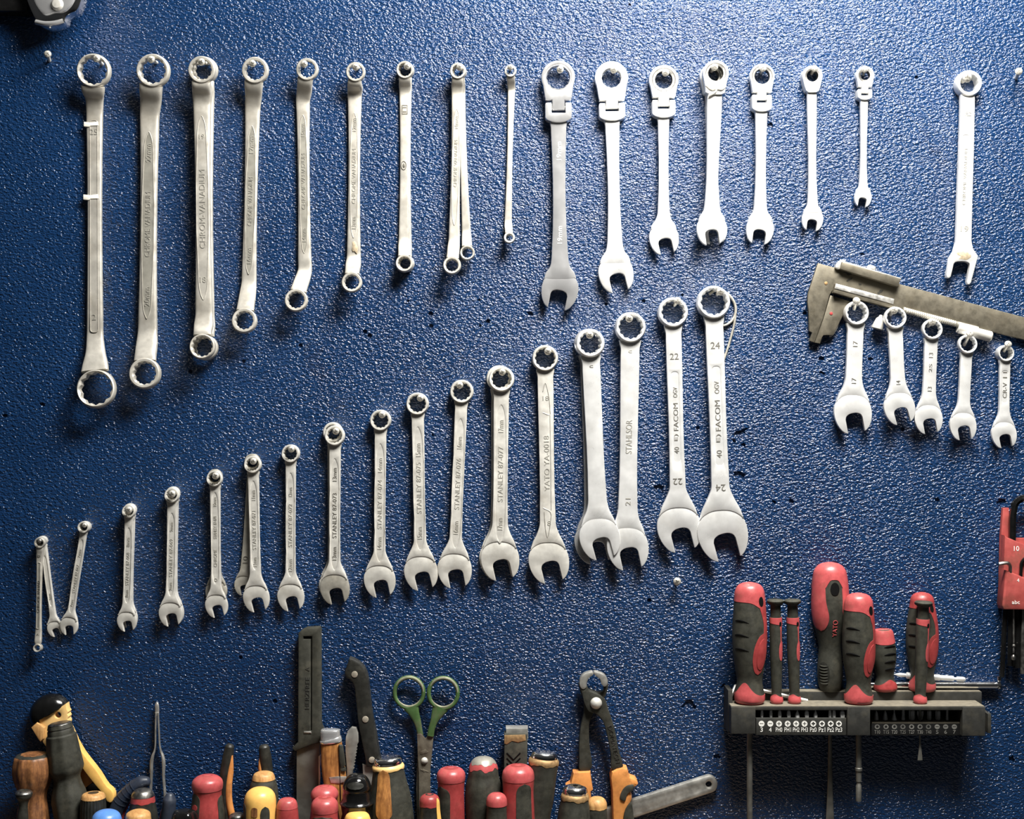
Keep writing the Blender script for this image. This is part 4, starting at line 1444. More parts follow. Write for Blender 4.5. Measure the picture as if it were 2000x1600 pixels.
        prof = {'p': [(0, r), (Lb * 0.5, r * 0.95), (Lb * 0.95, r * 0.8), (Lb, 0.01)], 'x': [(0, r * 0.9), (Lb * 0.35, r), (Lb * 0.8, r * 0.85), (Lb, r * 0.35), (Lb + 0.1, 0.01)],
                'c': [(0, r), (Lb * 0.3, r * 0.95), (Lb * 0.75, r * 0.45), (Lb, r * 0.15), (Lb + 0.1, 0.01)]}[kind]
        b = Bm()
        Lathe((x, yb_, 68), (0, -1, 0), prof, 1.0, 4 if kind == 'x' else 0, 0.3).solid(b, n=24)
        bt.add('bit', b, 'polished_steel')
    for i, (x, r, kind, s, yy) in enumerate(((1711.5, 4.2, 'c', 'T10', 1388), (1729, 4.4, 'c', 'T15', 1388), (1746.5, 4.4, 'n', 'T20', 1386), (1764, 4.0, 'p', 'T25', 1384), (1781, 6.2, 'x', 'T27', 1387),
                                             (1797.5, 6.6, 'f', 'T30', 1389), (1815, 4.4, 'x', 'T40', 1388), (1832, 5.2, 'x', '5', 1388), (1850, 3.4, 'p', '6', 1382.5))):
        bt = T('screwdriver_bit', 'small dark bit above the %s mark, rack right half' % s, 'screwdriver bit', x, 1400, 46, GB)
        yb_ = bt.yz(t.loc.z + (t.y - ytray + 3.0) * t.k)
        tp = bt.px(x, yy, 46).y
        Lb = yb_ - tp
        prof = {'p': [(0, r), (Lb * 0.3, r * 0.8), (Lb, r * 0.7), (Lb + 0.1, 0.01)], 'x': [(0, r * 0.85), (Lb * 0.2, r), (Lb * 0.9, r), (Lb, r * 0.75), (Lb + 0.1, 0.01)], 'f': [(0, r * 0.6), (Lb * 0.3, r * 0.75), (Lb * 0.6, r), (Lb, r), (Lb + 0.1, 0.01)],
                'c': [(0, r * 1.1), (Lb * 0.3, r), (Lb * 0.7, r * 0.75), (Lb, r * 0.25), (Lb + 0.1, 0.01)], 'n': [(0, r * 1.3), (Lb * 0.3, r * 0.8), (Lb * 0.75, r * 0.3), (Lb, r * 0.25), (Lb + 0.1, 0.01)]}[kind]
        b = Bm()
        Lathe((x, yb_, 46), (0, -1, 0), prof, 0.35 if kind == 'f' else 1.0, 6 if kind == 'x' else 0, 0.25).solid(b, n=30)
        bt.add('bit', b, 'polished_steel')
    return t, yt, yt_back


RK, RK_YT, RK_YB = rack()
Z_SLAB = RK.loc.z + (RK.y - (RK_YT - 0.8)) * RK.k
Z_RAIL = RK.loc.z + (RK.y - (RK_YB - 1.2)) * RK.k


def grip(label, x, ytop, h, rmax, zbase, lean=0.0, prof=None, shaft=None, group='red and black screwdrivers in the rack', style='big', dim=False, twist=0.0):
    """Moulded screwdriver: black grip with red cap, inlay and foot."""
    t = T('screwdriver', label, 'screwdriver', x, ytop, h, group)
    yb = t.yz(zbase)
    H = yb - ytop
    ax = Vector((math.sin(lean), -math.cos(lean), 0))
    base = Vector((x - math.sin(lean) * H * 0.5, yb, h))
    prof = prof or [(0, 0.62), (0.018, 0.82), (0.065, 0.87), (0.12, 0.80), (0.185, 0.735), (0.28, 0.83), (0.42, 0.97), (0.52, 1.0), (0.62, 1.0), (0.74, 0.95), (0.87, 0.88), (0.93, 0.82), (0.97, 0.66), (0.99, 0.40), (1.0, 0.01)]
    prof = spline([(a * H, r * rmax) for a, r in prof], 4)
    prof = [(min(H, max(0, a)), max(0.01, r)) for a, r in prof]
    L = Lathe(base, ax, prof, 0.9)
    b = Bm()
    L.solid(b, n=48)
    g = t.add('grip', b, 'black_rubber', smooth=60)
    tw_ = twist
    if style == 'big':
        b = Bm()
        def cap(u, v):
            th = -PI + 2 * PI * u
            lo = 0.845 - 0.06 * (1 / (1 + math.exp(-(th - 0.3) * 6))) if abs(th) < 2.2 else 0.82
            return (th + tw_, H * (lo + (0.9985 - lo) * v))
        L.patch(b, cap, 48, 16, 0.7)
        t.add('cap', b, 'bright_red' if not dim else 'red_plastic', g)
        b = Bm()
        def strip(u, v):
            a = 0.50 + 0.36 * v
            lo = 0.62 - 0.10 * v + (0.22 * math.sin(PI * min(1, v * 1.25)) if v < 0.8 else 0.0) - 0.35 * max(0, v - 0.8) / 0.2 * 0.6
            hi = 1.25 + 0.15 * v
            return (lo + tw_ + u * (hi - lo), H * a)
        L.patch(b, strip, 8, 20, 0.7)
        L.blob(b, 0.60 + tw_, H * 0.42, 0.54, H * 0.168, 0.7, pw=1.0, skew=0.14)
        t.add('side_inlay', b, 'red_plastic', g)
        b = Bm()
        L.blob(b, 0.68 + tw_, H * 0.42, 0.38, H * 0.128, 1.6, pw=1.0, skew=0.10)
        t.add('thumb_pad', b, 'red_plastic', g)
        b = Bm()
        def foot(u, v):
            th = -PI + 2 * PI * u
            hi = 0.075 + 0.105 * math.exp(-((th - tw_ + 0.55) / 0.62) ** 2)
            return (th, H * (0.004 + hi * v))
        L.patch(b, foot, 48, 10, 0.8)
        t.add('foot', b, 'bright_red', g)
        b = Bm()
        for tc in (0.69, 0.575, 0.46):
            pts = [L.pt(-1.15 + tw_ + 0.95 * q / 8, H * (tc + 0.012 * math.sin(PI * q / 8) - 0.004 * q / 8 * 3), None, 0.2) for q in range(9)]
            tube(b, pts, [0.4, 1.7, 1.9, 1.2, 0.3], 8)
        t.add('grip_groove', b, 'recess_black', g)
        b = Bm()
        L.blob(b, 0.66 + tw_, H * 0.85, 0.19, H * 0.040, 1.2)
        t.add('hang_hole', b, 'recess_black', g)
    elif style == 'wide':
        b = Bm()
        def cap(u, v):
            th = -PI + 2 * PI * u
            lo = 0.80 + 0.075 * math.exp(-((th - 0.05) / 0.42) ** 4)
            return (th, H * (lo + (0.9985 - lo) * v))
        L.patch(b, cap, 60, 16, 0.8)
        t.add('cap', b, 'bright_red', g)
        b = Bm()
        def left(u, v):
            a = 0.475 + 0.335 * v
            c0, c1 = -1.5, -0.36 - 0.20 * math.sin(PI * min(1, v * 1.15)) * 0 + (0.14 * math.exp(-((v - 0.35) / 0.25) ** 2)) - 0.10 * v
            rd = math.sqrt(max(0.0, 1 - (1 - min(1, v / 0.28)) ** 2))
            mid = -0.80
            return (mid + (c0 - mid) * rd + u * ((c1 - mid) * rd - (c0 - mid) * rd), H * a)
        L.patch(b, left, 14, 24, 0.8)
        def right(u, v):
            a = 0.56 + 0.25 * v
            c0, c1 = 0.50, 1.5
            rd = math.sqrt(max(0.0, 1 - (1 - min(1, v / 0.35)) ** 2))
            mid = 1.0
            return (mid + (c0 - mid) * rd + u * (c1 - c0) * rd, H * a)
        L.patch(b, right, 14, 20, 0.8)
        t.add('side_inlay', b, 'bright_red', g)
        b = Bm()
        L.blob(b, 0.06, H * 0.805, 0.24, H * 0.05, 1.0)
        t.add('hang_hole', b, 'recess_black', g)
        b = Bm()
        L.blob(b, -0.75, H * 0.14, 0.52, H * 0.095, 0.4)
        op = t.add('thumb_pad', b, 'black_plastic', g)
        b = Bm()
        for q in range(7):
            tc = 0.07 + q * 0.0225
            pts = [L.pt(-1.15 + 0.8 * s / 6, H * (tc - 0.006 * math.sin(PI * s / 6)), None, 0.6) for s in range(7)]
            tube(b, pts, [0.3, 1.4, 1.5, 1.4, 0.3], 8)
        t.add('pad_rib', b, 'black_rubber', op)
        b = Bm()
        bb = Bm()
        text(bb, 'YATO', (0, 0), (0, -1), 33, 10, 0, 0.6)
        c = H * 0.50
        for v in bb.v:
            th = 0.10 + v[0] / (rmax * 0.95)
            tt = c - v[1]
            b.v.append(tuple(L.pt(th, tt, None, 0.3 + v[2])))
        b.f = bb.f
        t.add('printed_name', b, 'bright_red', g, smooth=0)
    elif style == 'ribbed':
        b = Bm()
        def cap(u, v):
            return (-PI + 2 * PI * u, H * (0.80 + 0.04 * math.cos(u * 2 * PI) + (0.9985 - 0.80 - 0.04 * math.cos(u * 2 * PI)) * v))
        L.patch(b, cap, 40, 10, 0.7)
        t.add('cap', b, 'bright_red', g)
        b = Bm()
        def foot(u, v):
            th = -PI + 2 * PI * u
            return (th, H * (0.004 + (0.10 + 0.09 * math.exp(-((th - 0.3) / 0.7) ** 2)) * v))
        L.patch(b, foot, 40, 8, 0.8)
        t.add('foot', b, 'red_plastic', g)
        b = Bm()
        for tc in (0.72, 0.60, 0.48, 0.36):
            pts = [L.pt(-0.2 + 1.25 * q / 8, H * (tc + 0.02 * math.sin(PI * q / 8)), None, 0.2) for q in range(9)]
            tube(b, pts, [0.4, 1.6, 1.8, 1.4, 0.3], 8)
        t.add('grip_groove', b, 'recess_black', g)
    if shaft:
        r0, yend, kind = shaft
        ye = t.px(x, yend, h).y
        ln = ye - yb
        bb = base - ax * 0 + Vector((0, -2, 0))
        b = Bm()
        if kind == 'round':
            pr = [(0, r0), (ln * 0.9, r0), (ln, r0 * 0.9)]
            Lathe(bb, -ax, pr).solid(b, n=20)
        elif kind == 'flat':
            secs = [(bb.x, bb.y, h, r0 * 2, r0 * 2), (bb.x - ax.x * ln * 0.55, bb.y + ln * 0.55, h, r0 * 2.1, r0 * 2), (bb.x - ax.x * ln * 0.8, bb.y + ln * 0.8, h, r0 * 3.0, r0 * 1.5), (bb.x - ax.x * ln, bb.y + ln, h, r0 * 4.2, r0 * 0.8)]
            loft(b, secs, e=2.4)
        elif kind == 'hex':
            Lathe(bb, -ax, [(0, r0), (ln * 0.66, r0), (ln * 0.66 + 1, r0 * 1.25), (ln * 0.69, r0 * 1.25), (ln * 0.695, r0), (ln * 0.80, r0 * 0.95), (ln * 0.805, r0 * 0.75), (ln * 0.83, r0 * 0.75), (ln * 0.84, r0 * 0.95), (ln, r0 * 0.95), (ln + 0.1, 0.01)]).solid(b, n=6 if False else 20)
        elif kind == 'tip':
            secs = [(bb.x, bb.y, h, r0 * 2, r0 * 2), (bb.x, bb.y + ln * 0.7, h, r0 * 1.6, r0 * 1.6), (bb.x, bb.y + ln * 0.8, h, r0 * 1.6, r0 * 1.4), (bb.x, bb.y + ln, h, r0 * 2.8, r0 * 0.6)]
            loft(b, secs, e=2.4)
        t.add('shaft', b, 'blade_steel')
    return t


grip('large red and black screwdriver at the left end of the rack', 1464, 1137, 52, 33.5, Z_SLAB, shaft=(5.6, 1660, 'round'))
grip('wide red-topped screwdriver with dark centre panel printed YATO, the tallest one', 1621, 1098, 16, 36.5, Z_RAIL, style='wide', shaft=(4.0, 1610, 'flat'),
     prof=[(0, 0.5), (0.03, 0.58), (0.10, 0.65), (0.18, 0.67), (0.26, 0.62), (0.34, 0.60), (0.44, 0.74), (0.56, 0.94), (0.66, 1.0), (0.78, 0.97), (0.88, 0.90), (0.94, 0.80), (0.975, 0.60), (0.993, 0.30), (1.0, 0.01)])
grip('large red and black screwdriver in the middle of the rack, beside the tallest one', 1677, 1158, 52, 31.5, Z_SLAB, shaft=(5.6, 1567, 'hex'), twist=0.06)
grip('short stubby black screwdriver with ribs, mostly behind the middle screwdriver', 1727, 1228, 16, 23, Z_RAIL, style='ribbed', lean=-0.04,
     prof=[(0, 0.75), (0.03, 0.95), (0.10, 0.92), (0.22, 0.72), (0.36, 0.86), (0.52, 1.0), (0.70, 1.0), (0.84, 0.90), (0.93, 0.82), (0.975, 0.72), (0.995, 0.4), (1.0, 0.01)])
grip('dusty red and black screwdriver partly behind a slim one at the rack right end', 1801, 1157, 16, 31, Z_RAIL, dim=True, twist=-0.1,
     prof=[(0, 0.66), (0.02, 0.80), (0.08, 0.80), (0.16, 0.72), (0.28, 0.86), (0.42, 0.98), (0.55, 1.0), (0.66, 0.96), (0.78, 0.86), (0.88, 0.74), (0.94, 0.68), (0.975, 0.52), (0.993, 0.30), (1.0, 0.01)])


def precision(label, x, ytop, ybody, h, r, x_base=None, shaft=None, inl=1.0):
    t = T('precision_screwdriver', label, 'screwdriver', x, ytop, h, 'slim precision screwdrivers in the rack')
    xb = x_base or x
    yb = t.yz(Z_SLAB)
    H = yb - ytop
    base = Vector((xb, yb, h))
    ax = Vector((x, ytop, h)) - base
    tb = H - (ybody - ytop)
    L = Lathe(base, ax, [(0, r * 0.75), (3, r * 1.02), (9, r), (17, r * 0.78), (24, r * 0.82), (tb * 0.6, r * 1.0), (tb * 0.85, r * 1.02), (tb, r * 0.98), (tb + 0.5, r * 0.86), (H - 12, r * 0.82), (H - 11, r * 0.9), (H - 7, r * 1.35), (H - 3, r * 1.38), (H - 0.5, r * 1.15), (H, 0.01)])
    b = Bm()
    L.solid(b, n=32)
    g = t.add('grip', b, 'black_rubber', smooth=50)
    b = Bm()
    L.patch(b, lambda u, v: (-PI + 2 * PI * u, tb * (0.925 - 0.02 * math.sin((u - 0.5) * 4) + (1.0 - 0.925 + 0.02 * math.sin((u - 0.5) * 4)) * v)), 32, 6, 0.5)
    def strip(u, v):
        a = 0.70 + 0.24 * v
        return (0.72 + (2 * u - 1) * (0.10 + 0.5 * max(0, v - 0.6)), tb * a)
    L.patch(b, strip, 6, 16, 0.5)
    L.blob(b, 0.80, tb * 0.615, 0.50, tb * 0.115, 0.5, skew=0.06)
    t.add('side_inlay', b, 'bright_red', g)
    b = Bm()
    L.patch(b, lambda u, v: (-PI + 2 * PI * u, (0.2 + (13 + 6 * math.exp(-((-PI + 2 * PI * u + 0.5) / 0.8) ** 2)) * v)), 32, 8, 0.6)
    t.add('foot', b, 'bright_red', g)
    b = Bm()
    L.blob(b, 0.62, tb * 0.93, 0.24, 4.5, 0.8)
    t.add('hang_hole', b, 'recess_black', g)
    if shaft:
        ye = t.px(xb, shaft[1], h).y
        b = Bm()
        ln = ye - yb
        loft(b, [(xb, yb - 2, h, shaft[0] * 2, shaft[0] * 2), (xb, yb + ln * 0.55, h, shaft[0] * 1.6, shaft[0] * 1.6), (xb, yb + ln * 0.65, h, shaft[0] * 1.3, shaft[0] * 1.3), (xb, yb + ln, h, shaft[0] * 4, shaft[0])], e=2.4)
        t.add('shaft', b, 'blade_steel')


precision('slim precision screwdriver, left one of the two standing side by side', 1514.5, 1170.5, 1206, 52, 12.0, 1517)
precision('slim precision screwdriver, right one of the two standing side by side', 1547.5, 1170.5, 1206, 52, 12.2, 1552)
precision('slim precision screwdriver in front of the dusty one at the rack right end', 1804, 1174, 1209, 52, 12.6, 1797, (2.5, 1485))

# loose pieces lying on the rack
t = T('white_hex_key', 'thin bright angled rod lying behind the left screwdrivers of the rack', 'hex key', 1500, 1354, 24)
b = Bm()
P_ = lambda x, y, h: tuple(t.px(x, y, h))
tube(b, [P_(1425, 1366, 40), P_(1431, 1352, 34), P_(1436, 1340, 30), P_(1445, 1339, 28), P_(1490, 1349, 30), P_(1577, 1369, 34)], 3.4, 8)
t.add('rod', b, 'bright_edge')
t = T('extension_bar', 'dark polished bar lying along the back of the rack to the right', 'extension bar', 1840, 1338, 10)
b = Bm()
Lathe((1700, 1338, 10), (1, 0.002, 0), [(0, 6.6), (240, 6.6), (246, 6.6), (247, 4.2), (250, 4.2)]).solid(b, n=24)
t.add('bar', b, 'mirror_chrome')
b = Bm()
Lathe((1951.5, 1346, 10), (0, -1, 0), [(0, 0.01), (1, 4), (5, 5.4), (9, 5), (12, 3.4), (15, 3.2), (17, 4.8), (25, 4.8), (26, 0.01)]).solid(b, n=20)
t.add('drive_end', b, 'mirror_chrome')
t = T('bit_adapter', 'bright steel bit adapter resting on the dark bar at the rack right end', 'bit adapter', 1815, 1321, 10)
b = Bm()
Lathe((1745, 1317.5, 10), (1, 0.07, 0), [(0, 0.5), (8, 3), (14, 4.2), (24, 3.4), (26, 6.2), (44, 6.2), (60, 6.2), (78, 6.2), (90, 6.2), (91, 5.2), (117, 5.2), (118, 2.6), (123, 2.6), (124, 4.6), (136, 4.8), (140, 3.6), (141, 0.01)]).solid(b, n=24)
t.add('body', b, 'polished_steel')


# ---------------------------------------------------------------- hex key set at the right edge
def hexset():
    t = T('hex_key_holder', 'red plastic hex key holder at the right edge', 'hex key holder', 1990, 1080, 20)
    b = Bm()
    plate(b, [(1962, 993), (1974, 993), (1974, 1052), (2080, 1052), (2080, 1190), (1955, 1190), (1958, 1050)], 3, 12, 1)
    t.add('back_plate', b, 'red_holder')
    b = Bm()
    plate(b, [(1958.5, 1045), (1964, 1049), (2080, 1096), (2080, 1160), (1955, 1160), (1957, 1100)], 10, 30, 3)
    up = t.add('pocket', b, 'red_holder')
    b = Bm()
    plate(b, [(1956, 1111), (1962, 1113), (2080, 1162), (2080, 1190), (1953.5, 1188), (1949.5, 1180)], 12, 40, 4)
    lo = t.add('pocket', b, 'red_holder')
    b = Bm()
    text(b, '10', (1981.5, 1070.5), (1, 0), 10, 9.5, 30, 0.5)
    text(b, '8', (2000.5, 1078), (1, 0), 5, 9, 30, 0.5)
    text(b, '4', (1981, 1131), (1, 0), 4, 7, 40, 0.5)
    text(b, 'abc', (1976.5, 1173.5), (1, 0.0), 15, 7, 40, 0.5)
    t.add('printed_marks', b, 'white_paint', lo, smooth=0)

    def key(label, pts, r, mat='gloss_black', n=6):
        k = T('hex_key', label, 'hex key', pts[0][0], pts[0][1], pts[0][2], 'hex keys in the red holder')
        b = Bm()
        tube(b, [tuple(k.px(*p)) for p in pts], r, n, sub=6)
        k.add('rod', b, mat, smooth=20)
    key('thick black hex key arching over the top of the red holder', [(1976, 1100, 20), (1977, 1040, 20), (1979, 1000, 22), (1984, 982, 23), (1995, 974, 24), (2014, 972, 25), (2050, 972, 25)], 7)
    key('thin black hex key looping just above the lower red pocket', [(1993, 1150, 34), (1994, 1115, 34), (1996, 1098, 35), (2002, 1091, 36), (2020, 1088, 36)], 3.2)
    key('small hex key whose short end sticks out left of the red holder', [(1950.5, 1101.5, 46), (1960, 1100, 46), (1968, 1100, 44), (1972.5, 1105, 40), (1973, 1118, 36), (1973, 1150, 34)], 3.6, 'bushing_steel')
    key('long dark hex key hanging lowest, nearest the left of the red holder', [(1963, 1180, 20), (1960, 1240, 20), (1956.5, 1322, 20)], 5.2)
    key('wide black hex key below the red holder, second from its left', [(1975, 1180, 16), (1974, 1240, 16), (1973, 1300, 16)], 8)
    key('wide black hex key below the red holder, third from its left', [(1988, 1180, 14), (1988, 1240, 14), (1987, 1304, 14)], 7)
    key('grey hex key hanging below the red holder at the frame edge', [(2001, 1140, 20), (1999, 1240, 20), (1997, 1316, 18)], 5.5, 'bushing_steel')
    k = T('hex_key', 'thin ball-ended hex key hanging between the wide black ones', 'hex key', 1979, 1180, 30, 'hex keys in the red holder')
    b = Bm()
    tube(b, [(1983, 1130, 11), (1982, 1190, 24), (1980, 1262, 30), (1979.5, 1276, 30)], 2.0, 6)
    Lathe((1979.5, 1290, 30), (0, -1, 0), [(0, 0.5), (1, 3.5), (4, 4.6), (8, 4.2), (11, 2)]).solid(b, n=16)
    Lathe((1980, 1264, 30), (0, -1, 0), [(0, 2), (1, 3.2), (4, 3.2), (5, 2)]).solid(b, n=16)
    k.add('rod', b, 'bushing_steel')


hexset()

# ---------------------------------------------------------------- bottom tools standing in the rack below the picture
Z_SHELF = ZC - 0.452
sb = T('tool_shelf', 'wooden tool shelf along the foot of the blue wall, below the tool handles', 'shelf', 800, 1800, 60)
b = Bm()
yy = sb.yz(Z_SHELF)
box(b, -150, 1560, yy, yy + 40, 0, 200, 2)
sb.add('board', b, 'shelf_wood')
for x in (60, 760, 1440):
    b = Bm()
    box(b, x - 15, x + 15, yy + 40, yy + 200, 0, 26, 2)
    sb.add('bracket', b, 'dark_iron')


class H(T):
    """A tool handle standing on the shelf; profile given as (photo y, radius) from the top."""

    def __init__(self, name, label, cat, x, h, prof, mat='black_rubber', part='handle', group='tool handles along the bottom', squash=1.0, flutes=0, fd=0.0, lean=0.0, n=40, smooth=60, sub=4):
        T.__init__(self, name, label, cat, x, prof[0][0], h, group)
        yb = self.yz(Z_SHELF)
        y0 = prof[0][0]
        pts = [(yb - y, r) for y, r in prof]
        if pts[-1][0] > 1:
            pts.append((0, pts[-1][1]))
        pts = pts[::-1]
        if sub > 1:
            pts = spline(pts, sub)
            pts = [(a, max(0.01, r)) for a, r in pts]
        self.Hh = yb - y0
        ax = Vector((math.sin(lean), -math.cos(lean), 0))
        self.base = Vector((x - math.tan(lean) * self.Hh, yb, h))
        self.L = Lathe(self.base, ax, pts, squash, flutes, fd)
        b = Bm()
        self.L.solid(b, n=n)
        self.g = self.add(part, b, mat, smooth=smooth)

    def t(self, y):
        return self.base.y - y

    def top(self, y, mat, part='cap', off=0.6, wav=0.0, lab=None):
        b = Bm()
        tt = self.t(y)
        te = self.L.prof[-1][0]
        self.L.patch(b, lambda u, v: (-PI + 2 * PI * u, (tt + wav * math.sin(5 * 2 * PI * u) + wav * 0.6 * math.sin(11 * 2 * PI * u)) * (1 - v) + (te - 0.02) * v), 48, 14, off)
        return self.add(part, b, mat, self.g, smooth=60, label=lab)

    def inlay(self, a0, a1, y0, y1, mat, part='inlay', off=0.6, round_=True, lab=None):
        b = Bm()
        t0, t1 = self.t(y1), self.t(y0)

        def fn(u, v):
            rd = 1.0
            if round_:
                w = min(v, 1 - v) / 0.16
                rd = math.sqrt(max(0.001, 1 - (1 - min(1, w)) ** 2)) if w < 1 else 1.0
            m = (a0 + a1) / 2
            return (m + (u - 0.5) * (a1 - a0) * rd, t0 + (t1 - t0) * v)
        self.L.patch(b, fn, 10, 24, off)
        return self.add(part, b, mat, self.g, label=lab)


# left end
q = H('wooden_screwdriver', 'brown fluted wooden screwdriver handle at the far left', 'screwdriver', 64.5, 70, [(1473, 0.01), (1474, 28), (1477, 34), (1487, 37.5), (1515, 38.5), (1532, 33), (1548, 27), (1562, 26), (1580, 29), (1605, 33)], 'brown_wood', flutes=9, fd=0.07, n=72)
q.top(1476.5, 'dark_iron', 'end_face', 0.3)
q = H('bolt', 'small dark bolt with a slanted grey head in front of the brown wooden handle', 'bolt', 47, 118, [(1544, 0.01), (1545, 12), (1548, 15.5), (1556, 15), (1562, 11), (1600, 11)], 'dark_iron', 'shank', lean=0.05)
q.top(1550, 'bushing_steel', 'head', 0.5)
q = H('large_screwdriver', 'big black octagonal screwdriver handle with a stepped cap, second from left', 'screwdriver', 116, 62, [(1409, 0.01), (1409.5, 19), (1411, 22), (1419, 24.5), (1421, 23.5), (1424, 25), (1431, 25.5), (1434, 28.5), (1464, 31.5), (1497, 35), (1503, 33.5), (1508, 30), (1514, 26.5), (1520, 25.5), (1530, 27), (1545, 32), (1560, 34.5), (1600, 33)], 'black_rubber', n=64, flutes=8, fd=0.05, lean=-0.13, smooth=30, sub=1)
q.top(1411.5, 'bushing_steel', 'end_face', 0.4)


def dome_tool():
    t = T('folding_clip_tool', 'beige plastic clip tool with a glossy black dome, behind the black octagonal handle', 'clip tool', 110, 1400, 22)
    b = Bm()
    d = Vector((0.86, -0.5, 0)).normalized()
    u = Vector((-0.5, -0.86, 0)).normalized()
    c = Vector((95, 1396, 0))
    pts = []
    for i in range(25):
        a = PI * i / 24
        pts.append(tuple((c + d * (42 * math.cos(a)) + u * (38 * math.sin(a)))[:2]))
    verts = []
    for j in range(9):
        f = math.cos(j / 8 * PI / 2)
        hh = 10 + 26 * math.sin(j / 8 * PI / 2)
        for p in pts:
            verts.append((c.x + (p[0] - c.x) * (0.25 + 0.75 * f), c.y + (p[1] - c.y) * (0.25 + 0.75 * f), hh))
    faces = []
    for j in range(8):
        for i in range(24):
            faces.append((j * 25 + i, j * 25 + i + 1, (j + 1) * 25 + i + 1, (j + 1) * 25 + i))
        faces.append((j * 25, (j + 1) * 25, (j + 1) * 25 + 24, j * 25 + 24))
    faces.append(tuple(8 * 25 + i for i in range(25)))
    faces.append(tuple(i for i in range(25)))
    b.add(verts, faces)
    t.add('dome', b, 'gloss_black', smooth=60)
    b = Bm()
    body = [(78, 1404), (97, 1396), (131, 1373), (133, 1384), (136, 1389), (134, 1393), (136.5, 1398), (134.5, 1403), (137, 1408), (136, 1413), (139, 1420), (150, 1444), (160, 1500), (140, 1520), (100, 1470), (84, 1445), (84, 1437)]
    plate(b, body, 10, 30, 2, [circle(115.5, 1395.5, 6, 20)])
    t.add('body', b, 'cream_plastic')
    b = Bm()
    plate(b, [(66, 1418), (77, 1408), (92, 1418), (90, 1440), (84, 1446), (79, 1440)], 22, 38, 3)
    t.add('jaw', b, 'tan_wood')
    b = Bm()
    plate(b, spline([(149, 1443), (165, 1468), (196, 1508), (213, 1534), (222, 1542), (225, 1553), (221, 1564), (217, 1565), (205, 1549), (185, 1525), (160, 1490), (151, 1465)], 3, True), 14, 34, 2)
    t.add('arm', b, 'yellow_plastic')
    b = Bm()
    plate(b, [(155, 1492), (162, 1497), (184, 1526), (166, 1540), (156, 1520)], 6, 20, 2)
    t.add('arm', b, 'orange_plastic')
    b = Bm()
    teeth = [(162, 1495)]
    for i in range(5):
        teeth += [(166 + i * 4, 1498 + i * 5.5), (168.5 + i * 4, 1501 + i * 5.5)]
    teeth += [(186, 1524), (182, 1526), (160, 1499)]
    plate(b, teeth, 18, 26, 0.5)
    t.add('tooth_strip', b, 'red_plastic')
    b = Bm()
    yb = t.yz(Z_SHELF)
    plate(b, [(172, 1530), (195, 1536), (216, 1560), (222, yb), (140, yb), (150, 1545)], 4, 16, 2)
    t.add('foot', b, 'gloss_black')


dome_tool()
q = H('small_screwdriver', 'knurled black handle with a flat tan top, left of the blue ball', 'screwdriver', 182, 88, [(1549, 0.01), (1550, 16), (1552, 20), (1557, 22.5), (1566, 24), (1600, 25)], 'black_plastic', flutes=24, fd=0.05, n=96)
q.top(1559, 'tan_wood', 'end_face', 0.8)
q = H('screwdriver', 'round blue handle top at the bottom edge, left of centre', 'screwdriver', 208, 125, [(1582, 0.01), (1582.5, 8), (1584.5, 16), (1588, 22), (1593, 26), (1600, 28.5)], 'blue_plastic', 'knob')
q = H('screwdriver', 'round tan handle top at the bottom edge, just right of the blue one', 'screwdriver', 270, 125, [(1582, 0.01), (1582.5, 9), (1585, 17), (1589, 22.5), (1600, 24.5)], 'tan_wood', 'knob')


def slate_pliers():
    t = T('slate_pliers', 'pliers with curved slate-blue handles standing apart around the tweezers', 'pliers', 290, 1540, 45)
    yb = t.yz(Z_SHELF)
    for (nm, pts, rr) in (('handle', [(291, 1524, 52), (280, 1526, 52), (258, 1541, 50), (240, 1560, 48), (226, 1585, 46), (222, 1620, 45), (226, yb, 45)], [9, 13, 14, 14, 14, 13, 12]),
                          ('handle', [(334, 1551, 52), (333, 1560, 52), (330, 1590, 50), (322, 1630, 47), (318, yb, 45)], [8, 13, 14, 14, 13])):
        b = Bm()
        tube(b, pts, rr, 16, sub=5)
        p0 = Vector(pts[0])
        dd = (Vector(pts[0]) - Vector(pts[1])).normalized()
        Lathe(p0, dd, [(0, rr[0]), (2, rr[0] * 0.85), (4, rr[0] * 0.5), (4.6, 0.01)]).solid(b, n=16)
        hd = t.add(nm, b, 'slate_vinyl', smooth=60)
        b = Bm()
        if len(pts) > 5:
            for i in range(5):
                f = spline(pts, 5)[8 + i * 2]
                g = spline(pts, 5)[9 + i * 2]
                tube(b, [f, tuple((Vector(f) * 0.7 + Vector(g) * 0.3))], 14.6, 16)
            t.add('grip_rib', b, 'slate_vinyl', hd)
    b = Bm()
    tube(b, [(256, 1556, 36), (246, 1572, 36), (236, 1594, 36), (232, yb, 36)], 5, 8, sub=4)
    tube(b, [(322, 1574, 36), (316, 1590, 36), (312, yb, 36)], 5, 8, sub=4)
    t.add('inner_sleeve', b, 'red_plastic', label='dark red inner edge of the handles')


slate_pliers()


